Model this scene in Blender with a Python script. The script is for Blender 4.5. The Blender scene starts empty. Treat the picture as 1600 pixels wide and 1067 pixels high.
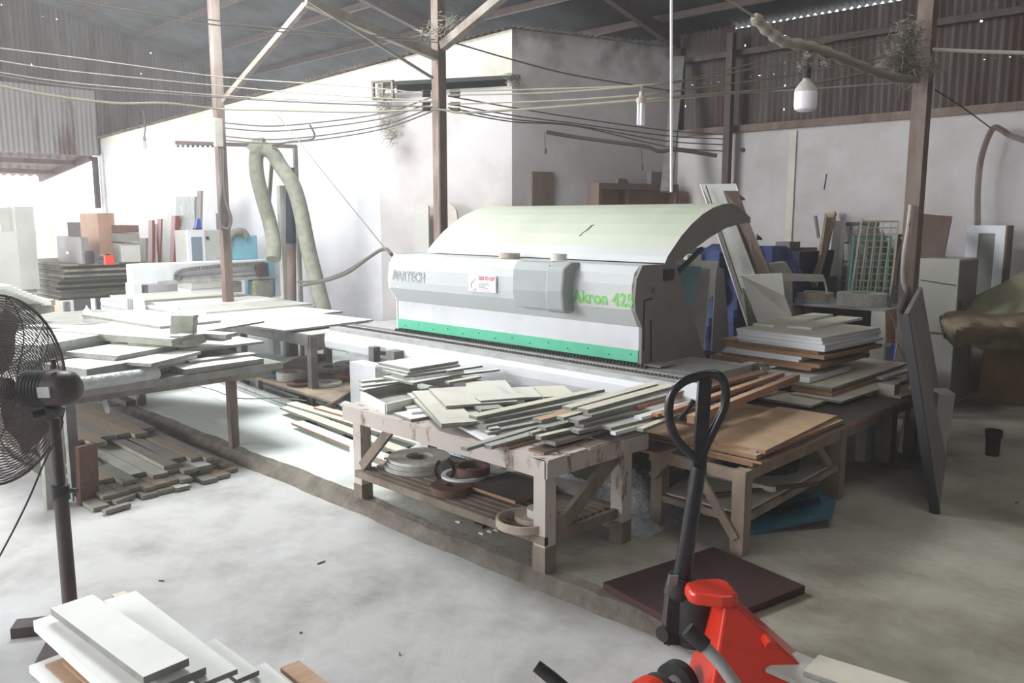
import bpy, bmesh, math, random
from mathutils import Vector, Matrix
random.seed(7)
SC = bpy.context.scene
COL = SC.collection

# ------------------------------------------------------------------ camera
PITCH = math.atan(193/1300.0); YAW = math.radians(45.6); CH = 2.0
F2 = Vector((-math.cos(YAW), math.sin(YAW), 0)); RT = Vector((math.sin(YAW), math.cos(YAW), 0)); ZZ = Vector((0, 0, 1))
FW = math.cos(PITCH)*F2 - math.sin(PITCH)*ZZ; UP = math.sin(PITCH)*F2 + math.cos(PITCH)*ZZ
cd = bpy.data.cameras.new('camera'); cam = bpy.data.objects.new('camera', cd); COL.objects.link(cam)
cd.sensor_width = 36; cd.lens = 29.25; cd.clip_start = 0.05; cd.clip_end = 300
cam.matrix_world = Matrix(((RT.x, UP.x, -FW.x, 0), (RT.y, UP.y, -FW.y, 0), (RT.z, UP.z, -FW.z, CH), (0, 0, 0, 1)))
SC.camera = cam

# ------------------------------------------------------------------ light
W = bpy.data.worlds.new('daylight'); SC.world = W; W.use_nodes = True
bg = W.node_tree.nodes['Background']; bg.inputs[0].default_value = (0.93, 0.97, 1.0, 1); bg.inputs[1].default_value = 3.6
SC.view_settings.view_transform = 'Standard'; SC.view_settings.look = 'None'
SC.view_settings.exposure = 0.0; SC.view_settings.gamma = 1.0; SC.view_settings.use_curve_mapping = False
def area(name, loc, target, sx, sy, power, color=(1, 1, 1), spread=180):
    l = bpy.data.lights.new(name, 'AREA'); l.shape = 'RECTANGLE'; l.size = sx; l.size_y = sy; l.energy = power; l.color = color
    l.spread = math.radians(spread)
    o = bpy.data.objects.new(name, l); COL.objects.link(o); o.location = loc
    o.rotation_euler = (Vector(target)-Vector(loc)).to_track_quat('-Z', 'Y').to_euler()
    return o
# daylight entering the wide doorway in the far gable, the high open side on the left and the translucent roof sheets over the left table
area('doorway_daylight', (-18.2, 1.0, 1.75), (-8, 1.6, 0.9), 9.0, 2.9, 620, (0.95, 0.98, 1.0))
area('side_opening_daylight', (-11.0, -6.8, 4.6), (-3.5, 4.5, 0.5), 4.5, 3.4, 1100, (0.97, 0.98, 1.0))
area('roof_sheet_daylight', (-8.8, 4.4, 6.2), (-8.6, 4.3, 0.0), 4.4, 2.4, 1100, (0.95, 1.0, 1.0))
area('right_bench_fill', (-1.2, 5.0, 6.1), (-1.2, 5.0, 0.0), 3.0, 1.6, 60, (1.0, 0.98, 0.93))  # added fill lamp under the roof, lifts the right bench and floor

# ------------------------------------------------------------------ pixel calibration (1600 x 1067) to places in the building
def ray(x, y): return FW*1300.0 + RT*(x-800.0) + UP*(533.5-y)
CO = Vector((0, 0, CH))
def P(x, y, z=0.0): r = ray(x, y); return CO + r*((z-CH)/r.z)
def PY(x, y, Y): r = ray(x, y); return CO + r*(Y/r.y)
def PX(x, y, X): r = ray(x, y); return CO + r*(X/r.x)
def DF(x, y, d): r = ray(x, y); return CO + r*(d/r.dot(F2))

# ------------------------------------------------------------------ materials
def lin(c):
    return tuple(((v/255.0)/12.92 if v/255.0 <= 0.04045 else ((v/255.0+0.055)/1.055)**2.4) for v in c)
MATS = {}
def mat(name, rgb, rough=0.7, rgb2=None, scale=3.0, detail=6.0, lo=0.35, hi=0.7, metal=0.0, bump=0.0, bscale=40.0,
        stretch=(1, 1, 1), rgb3=None, s3=1.2, trans=0.0, alpha=1.0, spec=0.4, coat=0.0):
    if name in MATS: return MATS[name]
    m = bpy.data.materials.new(name); m.use_nodes = True; nt = m.node_tree; N = nt.nodes; L = nt.links
    b = N['Principled BSDF']; b.inputs['Roughness'].default_value = rough; b.inputs['Metallic'].default_value = metal
    b.inputs['Specular IOR Level'].default_value = spec
    b.inputs['Base Color'].default_value = (*lin(rgb), 1)
    if trans: b.inputs['Transmission Weight'].default_value = trans
    if alpha < 1: b.inputs['Alpha'].default_value = alpha
    if coat: b.inputs['Coat Weight'].default_value = coat; b.inputs['Coat Roughness'].default_value = 0.12
    if rgb2 or bump:
        tc = N.new('ShaderNodeNewGeometry'); mp = N.new('ShaderNodeMapping'); mp.inputs['Scale'].default_value = stretch
        L.new(tc.outputs['Position'], mp.inputs['Vector'])
    if rgb2:
        def layer(sc, a_out, col, l, h):
            n = N.new('ShaderNodeTexNoise'); n.inputs['Scale'].default_value = sc; n.inputs['Detail'].default_value = detail
            n.inputs['Roughness'].default_value = 0.65
            L.new(mp.outputs[0], n.inputs['Vector'])
            r = N.new('ShaderNodeMapRange'); r.inputs[1].default_value = l; r.inputs[2].default_value = h; L.new(n.outputs[0], r.inputs[0])
            x = N.new('ShaderNodeMix'); x.data_type = 'RGBA'; L.new(r.outputs[0], x.inputs[0])
            if a_out is None: x.inputs[6].default_value = (*lin(rgb), 1)
            else: L.new(a_out, x.inputs[6])
            x.inputs[7].default_value = (*lin(col), 1); return x.outputs[2]
        o = layer(scale, None, rgb2, lo, hi)
        if rgb3: o = layer(s3, o, rgb3, 0.5, 0.72)
        L.new(o, b.inputs['Base Color'])
    if bump:
        n = N.new('ShaderNodeTexNoise'); n.inputs['Scale'].default_value = bscale; n.inputs['Detail'].default_value = 5
        L.new(mp.outputs[0], n.inputs['Vector'])
        bp = N.new('ShaderNodeBump'); bp.inputs['Strength'].default_value = bump; bp.inputs['Distance'].default_value = 0.02
        L.new(n.outputs[0], bp.inputs['Height']); L.new(bp.outputs[0], b.inputs['Normal'])
    MATS[name] = m; return m
def M(n): return MATS[n]
mat('concrete', (186, 184, 182), 0.75, (150, 146, 142), 2.3, 13, 0.44, 0.74, bump=0.25, bscale=9, rgb3=(204, 204, 206), s3=0.45, spec=0.35)
mat('slab', (172, 167, 154), 0.8, (124, 117, 103), 0.9, 9, 0.4, 0.66, bump=0.3, bscale=14, rgb3=(182, 179, 168), s3=0.5, spec=0.3)
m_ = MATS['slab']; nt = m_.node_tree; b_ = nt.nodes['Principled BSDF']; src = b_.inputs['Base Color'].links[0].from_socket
# left part of the slab: pale dust, and the bright daylight there painted in
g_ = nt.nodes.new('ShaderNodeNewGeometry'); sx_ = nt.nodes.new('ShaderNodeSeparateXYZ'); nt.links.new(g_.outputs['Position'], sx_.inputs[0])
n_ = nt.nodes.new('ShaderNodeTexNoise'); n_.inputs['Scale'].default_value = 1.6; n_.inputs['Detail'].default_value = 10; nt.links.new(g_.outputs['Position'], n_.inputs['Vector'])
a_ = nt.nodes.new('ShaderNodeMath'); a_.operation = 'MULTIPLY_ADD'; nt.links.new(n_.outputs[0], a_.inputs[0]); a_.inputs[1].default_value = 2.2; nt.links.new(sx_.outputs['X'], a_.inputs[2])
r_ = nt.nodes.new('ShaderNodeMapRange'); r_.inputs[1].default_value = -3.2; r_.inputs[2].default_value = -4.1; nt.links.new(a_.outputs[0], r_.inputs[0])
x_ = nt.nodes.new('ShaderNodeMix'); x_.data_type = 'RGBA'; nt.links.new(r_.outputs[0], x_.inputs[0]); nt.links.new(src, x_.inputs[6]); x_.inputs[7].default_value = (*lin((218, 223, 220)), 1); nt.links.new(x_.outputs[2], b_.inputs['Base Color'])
mat('slab_edge', (128, 120, 110), 0.9, (92, 84, 76), 6, 6, bump=0.8, bscale=18)
mat('plaster', (214, 212, 216), 0.9, (188, 184, 186), 0.8, 8, 0.45, 0.72, bump=0.12, bscale=6)
mat('plaster_old', (198, 193, 193), 0.9, (172, 164, 163), 0.9, 10, 0.42, 0.7, bump=0.2, bscale=7, rgb3=(188, 178, 174), s3=0.4)
mat('plaster_cream', (218, 212, 200), 0.9, (188, 180, 166), 1.4, 8, 0.48, 0.75)
m_ = mat('plaster_sooty', (198, 193, 193), 0.9, (172, 164, 163), 0.9, 10, 0.42, 0.7, bump=0.2, bscale=7, rgb3=(188, 178, 174), s3=0.4)
nt = m_.node_tree; b_ = nt.nodes['Principled BSDF']; src = b_.inputs['Base Color'].links[0].from_socket
g_ = nt.nodes.new('ShaderNodeNewGeometry'); sx_ = nt.nodes.new('ShaderNodeSeparateXYZ'); nt.links.new(g_.outputs['Position'], sx_.inputs[0])
r_ = nt.nodes.new('ShaderNodeMapRange'); r_.inputs[1].default_value = 3.75; r_.inputs[2].default_value = 4.55; nt.links.new(sx_.outputs['Z'], r_.inputs[0])
n_ = nt.nodes.new('ShaderNodeTexNoise'); n_.inputs['Scale'].default_value = 2.6; n_.inputs['Detail'].default_value = 9; nt.links.new(g_.outputs['Position'], n_.inputs['Vector'])
k_ = nt.nodes.new('ShaderNodeMath'); k_.operation = 'MULTIPLY'; nt.links.new(r_.outputs[0], k_.inputs[0])
q_ = nt.nodes.new('ShaderNodeMapRange'); q_.inputs[1].default_value = 0.42; q_.inputs[2].default_value = 0.62; nt.links.new(n_.outputs[0], q_.inputs[0]); nt.links.new(q_.outputs[0], k_.inputs[1])
x_ = nt.nodes.new('ShaderNodeMix'); x_.data_type = 'RGBA'; nt.links.new(k_.outputs[0], x_.inputs[0]); nt.links.new(src, x_.inputs[6]); x_.inputs[7].default_value = (*lin((122, 114, 110)), 1); nt.links.new(x_.outputs[2], b_.inputs['Base Color'])
mat('rust_sheet', (98, 92, 90), 0.8, (80, 64, 60), 2.2, 5, 0.4, 0.6, stretch=(1, 1, 0.12), bump=0.1, rgb3=(118, 112, 108), s3=3.0, spec=0.2)
mat('grey_sheet', (150, 145, 142), 0.7, (96, 70, 62), 2.0, 5, 0.55, 0.65, stretch=(1, 1, 0.1), spec=0.3)
mat('roof_sheet', (86, 88, 90), 0.7, (58, 52, 52), 1.2, 6, 0.4, 0.65, spec=0.3)
mat('roof_light', (118, 98, 92), 0.6, (88, 66, 60), 3, 4)
mat('steel_rust', (126, 108, 100), 0.75, (104, 84, 76), 7, 6, 0.4, 0.65, stretch=(1, 1, 0.3), rgb3=(150, 138, 132), s3=3)
mat('steel_dark', (74, 62, 60), 0.7, (96, 80, 74), 6)
mat('steel_dusty', (150, 142, 132), 0.8, (108, 90, 82), 5, 6)
mat('steel_grey', (128, 126, 124), 0.6, (98, 94, 90), 8)
mat('alu', (190, 190, 190), 0.4, (160, 160, 158), 9, metal=0.4)
mat('chrome', (200, 200, 204), 0.25, metal=0.9)
mat('black_plastic', (34, 33, 36), 0.45)
mat('black_rubber', (40, 38, 38), 0.8, (64, 60, 58), 9)
mat('black_paint', (22, 20, 28), 0.28, (44, 38, 44), 9, 5, 0.5, 0.8, coat=0.5)
mat('fan_grey', (92, 78, 76), 0.6, (66, 54, 54), 12)
mat('fan_motor', (70, 52, 52), 0.45, (48, 36, 38), 8)
mat('fan_blade', (118, 104, 102), 0.6)
mat('red_paint', (214, 52, 28), 0.35, (176, 38, 22), 7, 6, 0.55, 0.8, coat=0.3)
mat('white_panel', (236, 236, 232), 0.55, (222, 221, 214), 3, 5)
mat('cream_panel', (222, 216, 199), 0.65, (206, 199, 181), 4, 6)
mat('grey_panel', (184, 184, 178), 0.7, (160, 160, 152), 3, 6)
mat('dust_panel', (216, 212, 202), 0.75, (198, 190, 172), 2.5, 8, 0.5, 0.7)
mat('edge_green', (150, 154, 142), 0.8, (128, 130, 118), 10)
mat('edge_grey', (150, 148, 144), 0.8, (128, 125, 120), 10)
mat('edge_white', (232, 234, 240), 0.5)
mat('mdf', (188, 158, 128), 0.8, (170, 140, 112), 5, 6, rgb3=(198, 172, 144), s3=1.5)
mat('mdf_edge', (172, 136, 106), 0.85, (150, 116, 90), 12)
mat('orange_wood', (204, 168, 140), 0.7, (186, 146, 116), 4, 6, stretch=(6, 1, 6))
mat('orange_edge', (178, 134, 106), 0.7, (158, 114, 88), 6)
mat('dark_ply', (88, 80, 72), 0.8, (70, 62, 56), 4, 6)
mat('brown_laminate', (116, 98, 86), 0.6, (98, 82, 72), 5, 6, stretch=(1, 1, 0.15))
mat('maroon_board', (66, 46, 44), 0.5, (54, 38, 38), 2.5, 7, 0.4, 0.7, spec=0.4)
mat('maroon_edge', (70, 38, 38), 0.5)
mat('old_timber', (196, 186, 178), 0.8, (112, 82, 62), 9, 7, 0.56, 0.66, stretch=(1, 1, 0.4))
mat('dirty_timber', (142, 130, 116), 0.85, (104, 90, 78), 7, 7, stretch=(1, 1, 0.4))
mat('timber', (164, 146, 128), 0.8, (128, 112, 98), 6, 7, stretch=(1, 1, 0.3))
mat('pine', (192, 170, 140), 0.7, (172, 148, 118), 6, 6, stretch=(1, 1, 0.2))
mat('plank_grey', (132, 130, 122), 0.85, (108, 104, 96), 3, 7)
mat('plank_tan', (150, 134, 114), 0.85, (124, 108, 90), 3, 7)
mat('plank_end', (140, 136, 120), 0.9, (112, 108, 94), 16)
mat('machine_white', (214, 215, 218), 0.5, (196, 197, 198), 2.2, 6, 0.45, 0.8)
mat('machine_grey', (182, 184, 185), 0.55, (186, 190, 186), 1.8, 7, 0.45, 0.75)
mat('machine_side', (134, 128, 124), 0.65, (116, 110, 106), 2.5, 6)
mat('machine_dark', (112, 108, 106), 0.6)
mat('machine_green', (84, 186, 146), 0.5, (100, 196, 160), 5)
mat('hood', (182, 186, 170), 0.6, (170, 175, 158), 1.2, 8, 0.45, 0.75, rgb3=(188, 190, 174), s3=2)
mat('machine_mid', (148, 151, 152), 0.6, (160, 164, 162), 2)
mat('text_green', (112, 186, 84), 0.5)
mat('text_grey', (150, 156, 158), 0.5)
mat('text_red', (206, 96, 104), 0.6)
mat('text_pink', (212, 178, 188), 0.6)
mat('sticker', (238, 240, 242), 0.5)
mat('light_blue', (140, 182, 200), 0.6)
mat('cnc_blue', (112, 176, 196), 0.5, (140, 192, 206), 5)
mat('teal_plastic', (44, 92, 108), 0.5, (60, 108, 122), 6)
mat('blue_tarp', (66, 80, 128), 0.65, (50, 62, 104), 4, 6, bump=0.4, bscale=9)
mat('navy', (38, 42, 62), 0.7)
mat('hose', (136, 136, 122), 0.8, (112, 112, 100), 12, 6)
mat('tape_white', (222, 220, 214), 0.6, (196, 190, 180), 30, 3)
mat('tape_brown', (112, 80, 68), 0.6, (92, 64, 54), 20, 3)
mat('tape_tan', (192, 176, 162), 0.6, (172, 154, 140), 20, 3)
mat('tape_grey', (186, 184, 180), 0.65, (160, 158, 152), 22, 3)
mat('shavings', (198, 202, 206), 0.95, (150, 152, 156), 22, 8, bump=1.0, bscale=60)
mat('canvas', (150, 150, 122), 0.9, (128, 124, 100), 3, 8, bump=0.35, bscale=8, rgb3=(166, 166, 140), s3=0.8)
mat('canvas_tan', (160, 144, 120), 0.9, (132, 118, 96), 3.5, 8, bump=0.5, bscale=12)
mat('plywood', (178, 150, 122), 0.8, (160, 134, 108), 2, 6, rgb3=(190, 164, 138))
mat('cabinet_grey', (190, 188, 182), 0.7, (170, 167, 160), 1.5, 6)
mat('wire_light', (140, 136, 126), 0.8)
mat('wire_yellow', (128, 124, 106), 0.8)
mat('wire_dark', (86, 80, 76), 0.8)
mat('cobweb', (150, 142, 130), 0.95)
mat('glass', (150, 156, 156), 0.15, alpha=0.35)
mat('frost_glass', (142, 142, 138), 0.5)
mat('film', (214, 220, 218), 0.12, alpha=0.4, bump=0.8, bscale=30)
mat('film_roll', (196, 200, 198), 0.18, (176, 180, 178), 14, bump=0.8, bscale=30)
mat('bulb_white', (240, 236, 244), 0.35)
mat('lintel', (48, 52, 50), 0.8)
mat('headboard', (196, 184, 176), 0.7, (176, 162, 154), 3)
mat('red_brown', (126, 58, 52), 0.5)
mat('cardboard', (170, 132, 110), 0.8, (150, 116, 96), 3)
mat('screen', (120, 128, 140), 0.3)
mat('teal_frame', (84, 146, 138), 0.6)
mat('yellow_steel', (186, 176, 146), 0.6)
mat('tile_roof', (214, 200, 190), 0.7)
mat('ground_out', (236, 232, 226), 0.9)
mat('blue_plastic', (36, 70, 170), 0.4)
mat('bottle_white', (236, 236, 236), 0.4)
mat('stone', (180, 174, 164), 0.8, (150, 142, 132), 6)

# ------------------------------------------------------------------ mesh helpers
class MB:
    def __init__(s): s.v = []; s.f = []; s.mi = []; s.sm = []
    def add(s, vs, fs, mi=0, smooth=False):
        b = len(s.v); s.v += [tuple(v) for v in vs]
        for k, f in enumerate(fs):
            s.f.append([b+i for i in f]); s.mi.append(mi[k] if isinstance(mi, (list, tuple)) else mi); s.sm.append(smooth)
        return s
    def ext(s, pts, vec, mi=0, mside=None):
        """polygon pts extruded by vec"""
        pts = [Vector(p) for p in pts]; vec = Vector(vec); n = len(pts)
        nrm = Vector((0, 0, 0))
        for i in range(n): nrm += (pts[i]-pts[0]).cross(pts[(i+1) % n]-pts[0])
        if nrm.dot(vec) > 0: pts = pts[::-1]
        q = [p+vec for p in pts]
        fs = [list(range(n)), list(range(2*n-1, n-1, -1))]; m = [mi, mi]
        for i in range(n): j = (i+1) % n; fs.append([j, i, n+i, n+j]); m.append(mi if mside is None else mside)
        return s.add(pts+q, fs, m)
    def box(s, x0, x1, y0, y1, z0, z1, mi=0, mside=None):
        x0, x1 = min(x0, x1), max(x0, x1); y0, y1 = min(y0, y1), max(y0, y1)
        return s.ext([(x0, y0, z1), (x1, y0, z1), (x1, y1, z1), (x0, y1, z1)], (0, 0, min(z0, z1)-max(z0, z1)) if z1 > z0 else (0, 0, z0-z1), mi, mside)
    def bar(s, a, b, w, h, up=(0, 0, 1), mi=0):
        a = Vector(a); b = Vector(b); d = (b-a).normalized(); u = Vector(up)
        if abs(d.dot(u)) > 0.98: u = Vector((1, 0, 0))
        r = d.cross(u).normalized(); u = r.cross(d).normalized()
        return s.ext([a+r*w/2+u*h/2, a-r*w/2+u*h/2, a-r*w/2-u*h/2, a+r*w/2-u*h/2], b-a, mi)
    def tube(s, pts, r, n=8, mi=0, cap=True, closed=False):
        pts = [Vector(p) for p in pts]; m = len(pts); vs = []; pr = None
        rr = r if isinstance(r, (list, tuple)) else [r]*m
        for i in range(m):
            if closed: d = pts[(i+1) % m]-pts[i-1]
            else: d = pts[min(i+1, m-1)]-pts[max(i-1, 0)]
            if d.length < 1e-9: d = Vector((0, 0, 1))
            d.normalize()
            if pr is None: pr = d.orthogonal().normalized()
            pr = (pr-d*pr.dot(d)); pr = pr.normalized() if pr.length > 1e-6 else d.orthogonal().normalized()
            q = d.cross(pr)
            for k in range(n):
                a = 2*math.pi*k/n; vs.append(pts[i]+(pr*math.cos(a)+q*math.sin(a))*rr[i])
        fs = []
        for i in range(m if closed else m-1):
            j = (i+1) % m
            for k in range(n): l = (k+1) % n; fs.append([i*n+k, i*n+l, j*n+l, j*n+k])
        if cap and not closed: fs.append(list(range(n-1, -1, -1))); fs.append([(m-1)*n+k for k in range(n)])
        return s.add(vs, fs, mi, True)
    def lathe(s, prof, c=(0, 0, 0), axis=(0, 0, 1), n=24, mi=0, closed=False):
        c = Vector(c); ax = Vector(axis).normalized(); u = ax.orthogonal().normalized(); w = ax.cross(u); vs = []; m = len(prof)
        for (r, h) in prof:
            for k in range(n):
                a = 2*math.pi*k/n; vs.append(c+ax*h+(u*math.cos(a)+w*math.sin(a))*max(r, 1e-5))
        fs = []
        for i in range(m if closed else m-1):
            j = (i+1) % m
            for k in range(n): l = (k+1) % n; fs.append([i*n+k, i*n+l, j*n+l, j*n+k])
        return s.add(vs, fs, mi, True)
    def ring(s, c, ro, ri, h, n=36, mi=0, axis=(0, 0, 1)):
        s.lathe([(ri, 0), (ro, 0), (ro, h), (ri, h)], c, axis, n, mi, True); 
        return s
    def build(s, name, mats, parent=None, bevel=0.0, weld=False):
        me = bpy.data.meshes.new(name); me.from_pydata(s.v, [], s.f)
        if not isinstance(mats, (list, tuple)): mats = [mats]
        for m in mats: me.materials.append(M(m) if isinstance(m, str) else m)
        me.polygons.foreach_set('material_index', s.mi); me.polygons.foreach_set('use_smooth', s.sm)
        me.update(); 
        bm = bmesh.new(); bm.from_mesh(me); bmesh.ops.recalc_face_normals(bm, faces=bm.faces); bm.to_mesh(me); bm.free()
        if any(s.sm):
            try: me.set_sharp_from_angle(angle=math.radians(40))
            except Exception: pass
        o = bpy.data.objects.new(name, me); COL.objects.link(o)
        if parent is not None:
            o.parent = parent; o.matrix_parent_inverse = Matrix.Translation(parent.location).inverted()
        if bevel:
            md = o.modifiers.new('bevel', 'BEVEL'); md.width = bevel; md.segments = 2; md.limit_method = 'ANGLE'
        return o
def tag(o, label, cat, group=None, kind=None):
    if label: o['label'] = label
    if cat: o['category'] = cat
    if group: o['group'] = group
    if kind: o['kind'] = kind
    return o
def struct(o, label=None):
    o['kind'] = 'structure'
    if label: o['label'] = label
    return o
def thing(name, label, cat, loc=(0, 0, 0), group=None):
    o = bpy.data.objects.new(name, None); COL.objects.link(o); o.location = loc; o.empty_display_size = 0.1
    return tag(o, label, cat, group)
ORD = ['first', 'second', 'third', 'fourth', 'fifth', 'sixth', 'seventh', 'eighth', 'ninth', 'tenth', 'eleventh', 'twelfth', 'thirteenth', 'fourteenth', 'fifteenth', 'sixteenth']
def lerp(a, b, t): return a+(b-a)*t
def quad(a, b, c, d, name, mats, th, lab, cat, group=None, parent=None):
    return None
def board(name, label, cat, zt, th, A, B, C, mats=('white_panel', 'edge_grey'), group=None, tilt=0.0, bev=0.0, dz=0.0):
    """flat board: near long edge seen at pixels A-B on height zt, width given by pixel C (or metres)"""
    a = P(A[0], A[1], zt); b = P(B[0], B[1], zt); d = (b-a); d.z = 0; L = d.length; d.normalize(); n = Vector((-d.y, d.x, 0))
    if isinstance(C, (int, float)): w = C
    else: w = (P(C[0], C[1], zt)-a).dot(n)
    return wboard(name, label, cat, a, d, L, n*w, zt, th, mats, group, tilt)
def wboard(name, label, cat, a, d, L, wv, zt, th, mats=('white_panel', 'edge_grey'), group=None, tilt=0.0):
    a = Vector((a[0], a[1], zt)); d = Vector(d); b = a+d*L; mb = MB()
    t = Vector((0, 0, tilt)); wv = Vector(wv)
    mb.ext([a, b+t, b+wv+t, a+wv], (0, 0, -th), 0, 1)
    o = mb.build(name, list(mats)); return tag(o, label, cat, group)
def boxY(px0, px1, pyt, pyb, Y, dep, mb=None, mi=0, zb=None):
    a = PY(px0, pyt, Y); b = PY(px1, pyt, Y); c = PY((px0+px1)/2, pyb, Y)
    z0 = c.z if zb is None else zb
    mb = mb or MB(); mb.box(a.x, b.x, Y, Y+dep, z0, (a.z+b.z)/2, mi); return mb
def wire(name, label, pts, r, m, cat='wire', group=None, n=5, sub=6):
    """smooth catmull-rom wire through points"""
    pts = [Vector(p) for p in pts]; out = []
    for i in range(len(pts)-1):
        p0 = pts[max(i-1, 0)]; p1 = pts[i]; p2 = pts[i+1]; p3 = pts[min(i+2, len(pts)-1)]
        for k in range(sub):
            t = k/sub; out.append(0.5*((2*p1)+(p2-p0)*t+(2*p0-5*p1+4*p2-p3)*t*t+(-p0+3*p1-3*p2+p3)*t**3))
    out.append(pts[-1]); mb = MB(); mb.tube(out, r, n)
    o = mb.build(name, m); 
    return tag(o, label, cat, group) if label else o
def smooth(pts, sub=6):
    pts = [Vector(p) for p in pts]; out = []
    for i in range(len(pts)-1):
        p0 = pts[max(i-1, 0)]; p1 = pts[i]; p2 = pts[i+1]; p3 = pts[min(i+2, len(pts)-1)]
        for k in range(sub):
            t = k/sub; out.append(0.5*((2*p1)+(p2-p0)*t+(2*p0-5*p1+4*p2-p3)*t*t+(-p0+3*p1-3*p2+p3)*t**3))
    out.append(pts[-1]); return out
# ------------------------------------------------------------------ floor, slab
XF = -18.3; YB = 11.2; CURB = 3.33
mb = MB(); mb.add([(XF-0.4, -7, -0.1), (7, -7, -0.1), (7, CURB+0.2, -0.1), (XF-0.4, CURB+0.2, -0.1)], [[0, 1, 2, 3]])
struct(mb.build('floor', 'concrete'), 'lower concrete floor in front of the raised slab')
mb = MB(); n = 320; top = []; lip = []; bot = []
for i in range(n+1):
    x = XF-0.4 + (7-XF+0.4)*i/n
    j = 0.012*math.sin(x*2.1)+0.014*math.sin(x*5.3+1)+0.01*math.sin(x*13)+random.uniform(-0.012, 0.012)
    top.append((x, CURB+0.10+j*0.6, 0.0)); lip.append((x, CURB+0.045+j*0.7, -0.02)); bot.append((x, CURB-0.02+j*0.5, -0.10))
back = [(p[0], YB+0.3, 0.0) for p in top]
k = n+1; vs = back+top+lip+bot; fs = []; mi = []
for r, m_ in ((0, 0), (1, 1), (2, 1)):
    for i in range(n): fs.append([r*k+i, (r+1)*k+i, (r+1)*k+i+1, r*k+i+1]); mi.append(m_)
mb.add(vs, fs, mi)
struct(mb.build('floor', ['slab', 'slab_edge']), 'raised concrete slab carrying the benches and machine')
mb = MB(); mb.add([(-60, -40, -0.12), (XF-0.2, -40, -0.12), (XF-0.2, 40, -0.12), (-60, 40, -0.12)], [[0, 1, 2, 3]])
mb.add([(XF-0.2, -40, -0.12), (40, -40, -0.12), (40, -6.9, -0.12), (XF-0.2, -6.9, -0.12)], [[0, 1, 2, 3]])
struct(mb.build('floor', 'ground_out'), 'sunlit ground outside the workshop doorway')

# ------------------------------------------------------------------ corrugated sheets
def sheet(p0, p1, zb, zt, pitch=0.09, amp=0.014, seg=4, holes=(), mats='rust_sheet', extra=0.0):
    """vertical corrugated sheet from p0 to p1; zb, zt functions of t or numbers; holes = world points, real openings"""
    p0 = Vector((p0[0], p0[1], 0)); p1 = Vector((p1[0], p1[1], 0)); d = p1-p0; L = d.length; d.normalize(); nn = Vector((-d.y, d.x, 0))
    cols = int(L/pitch*seg); fb = zb if callable(zb) else (lambda t: zb); ft = zt if callable(zt) else (lambda t: zt)
    rows = set(); hs = set()
    for h in holes:
        sz = 0.012
        rows.add(round(h[2]-sz, 4)); rows.add(round(h[2]+sz, 4))
    rows = sorted(rows); rl = [None]+rows+[None]; nr = len(rl); vs = []
    for c in range(cols+1):
        t = c/cols; ph = math.sin(2*math.pi*c/seg)*amp; b = fb(t); tt = ft(t); q = p0+d*L*t+nn*ph
        for r in range(nr):
            z = b if r == 0 else tt if r == nr-1 else min(max(rl[r], b), tt)
            vs.append((q.x, q.y, z))
    for h in holes:
        u = (Vector((h[0], h[1], 0))-p0).dot(d)/L*cols; r = rl.index(round(h[2]-0.012, 4)); hs.add((int(u), r))
    fs = []
    for c in range(cols):
        for r in range(nr-1):
            if (c, r) in hs: continue
            a = c*nr+r; f = [a, a+nr, a+nr+1, a+1]
            if vs[f[0]][2] >= vs[f[3]][2]-1e-5 and vs[f[1]][2] >= vs[f[2]][2]-1e-5: continue
            fs.append(f)
    mb = MB(); mb.add(vs, fs, 0, True); return mb
RS = 0.24
def zroof(y): return 4.80+RS*(11.2-y)
# roof: corrugation runs down the slope
mb = MB(); seg = 4; pitch = 0.1; x0 = XF-0.3; x1 = 7.0; cols = int((x1-x0)/pitch*seg); vs = []
for c in range(cols+1):
    x = x0+(x1-x0)*c/cols; ph = math.sin(2*math.pi*c/seg)*0.028
    for y in (-7.0, 11.42): vs.append((x, y, zroof(y)+ph))
mb.add(vs, [[2*c, 2*c+2, 2*c+3, 2*c+1] for c in range(cols)], 0, False)
struct(mb.build('ceiling', 'roof_sheet'), 'dark corrugated metal roof')

mb = MB(); mb.ext([(-11.2, 2.4, zroof(2.4)-0.09), (-5.6, 2.4, zroof(2.4)-0.09), (-5.6, 5.4, zroof(5.4)-0.09), (-11.2, 5.4, zroof(5.4)-0.09)], (0, 0, 0.01)); struct(mb.build('window_1', 'film'), 'translucent roof sheets over the left table')
mb = MB(); mb.ext([(-2.8, 4.1, zroof(4.1)-0.09), (0.4, 4.1, zroof(4.1)-0.09), (0.4, 5.9, zroof(5.9)-0.09), (-2.8, 5.9, zroof(5.9)-0.09)], (0, 0, 0.01)); struct(mb.build('fill_sheet', 'film'), 'added translucent sheet above the fill lamp over the right bench')  # unseen sheet added to go with the right-hand fill lamp
# far gable wall over the doorway
hp = [(2, 7), (33, 12), (67, 25), (89, 30), (235, 83), (263, 85), (50, 101), (220, 115), (326, 108), (201, 201), (90, 157), (109, 159), (115, 159), (124, 160), (308, 79)]
hl = [PX(x, y, XF) for x, y in hp]
yl = PX(158, 243, XF).y
zh = lambda t: 3.26
mb = sheet((XF, -7), (XF, 11.2), lambda t: 3.27, lambda t: zroof(-7+18.2*t)-0.01, holes=hl, mats='rust_sheet')
struct(mb.build('wall_far', 'rust_sheet'), 'rusty corrugated gable wall over the bright doorway')
mb = MB()
lx = PX(148, 150, XF+0.04).y
sh = sheet((XF+0.05, 2.0), (XF+0.05, lx), 3.25, 4.55, holes=[(XF, p.y, p.z) for p in hl if p.z < 4.5 and p.y < lx-0.05], mats='grey_sheet')
struct(sh.build('wall_far', 'grey_sheet'), 'paler grey corrugated sheets above the doorway')
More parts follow.
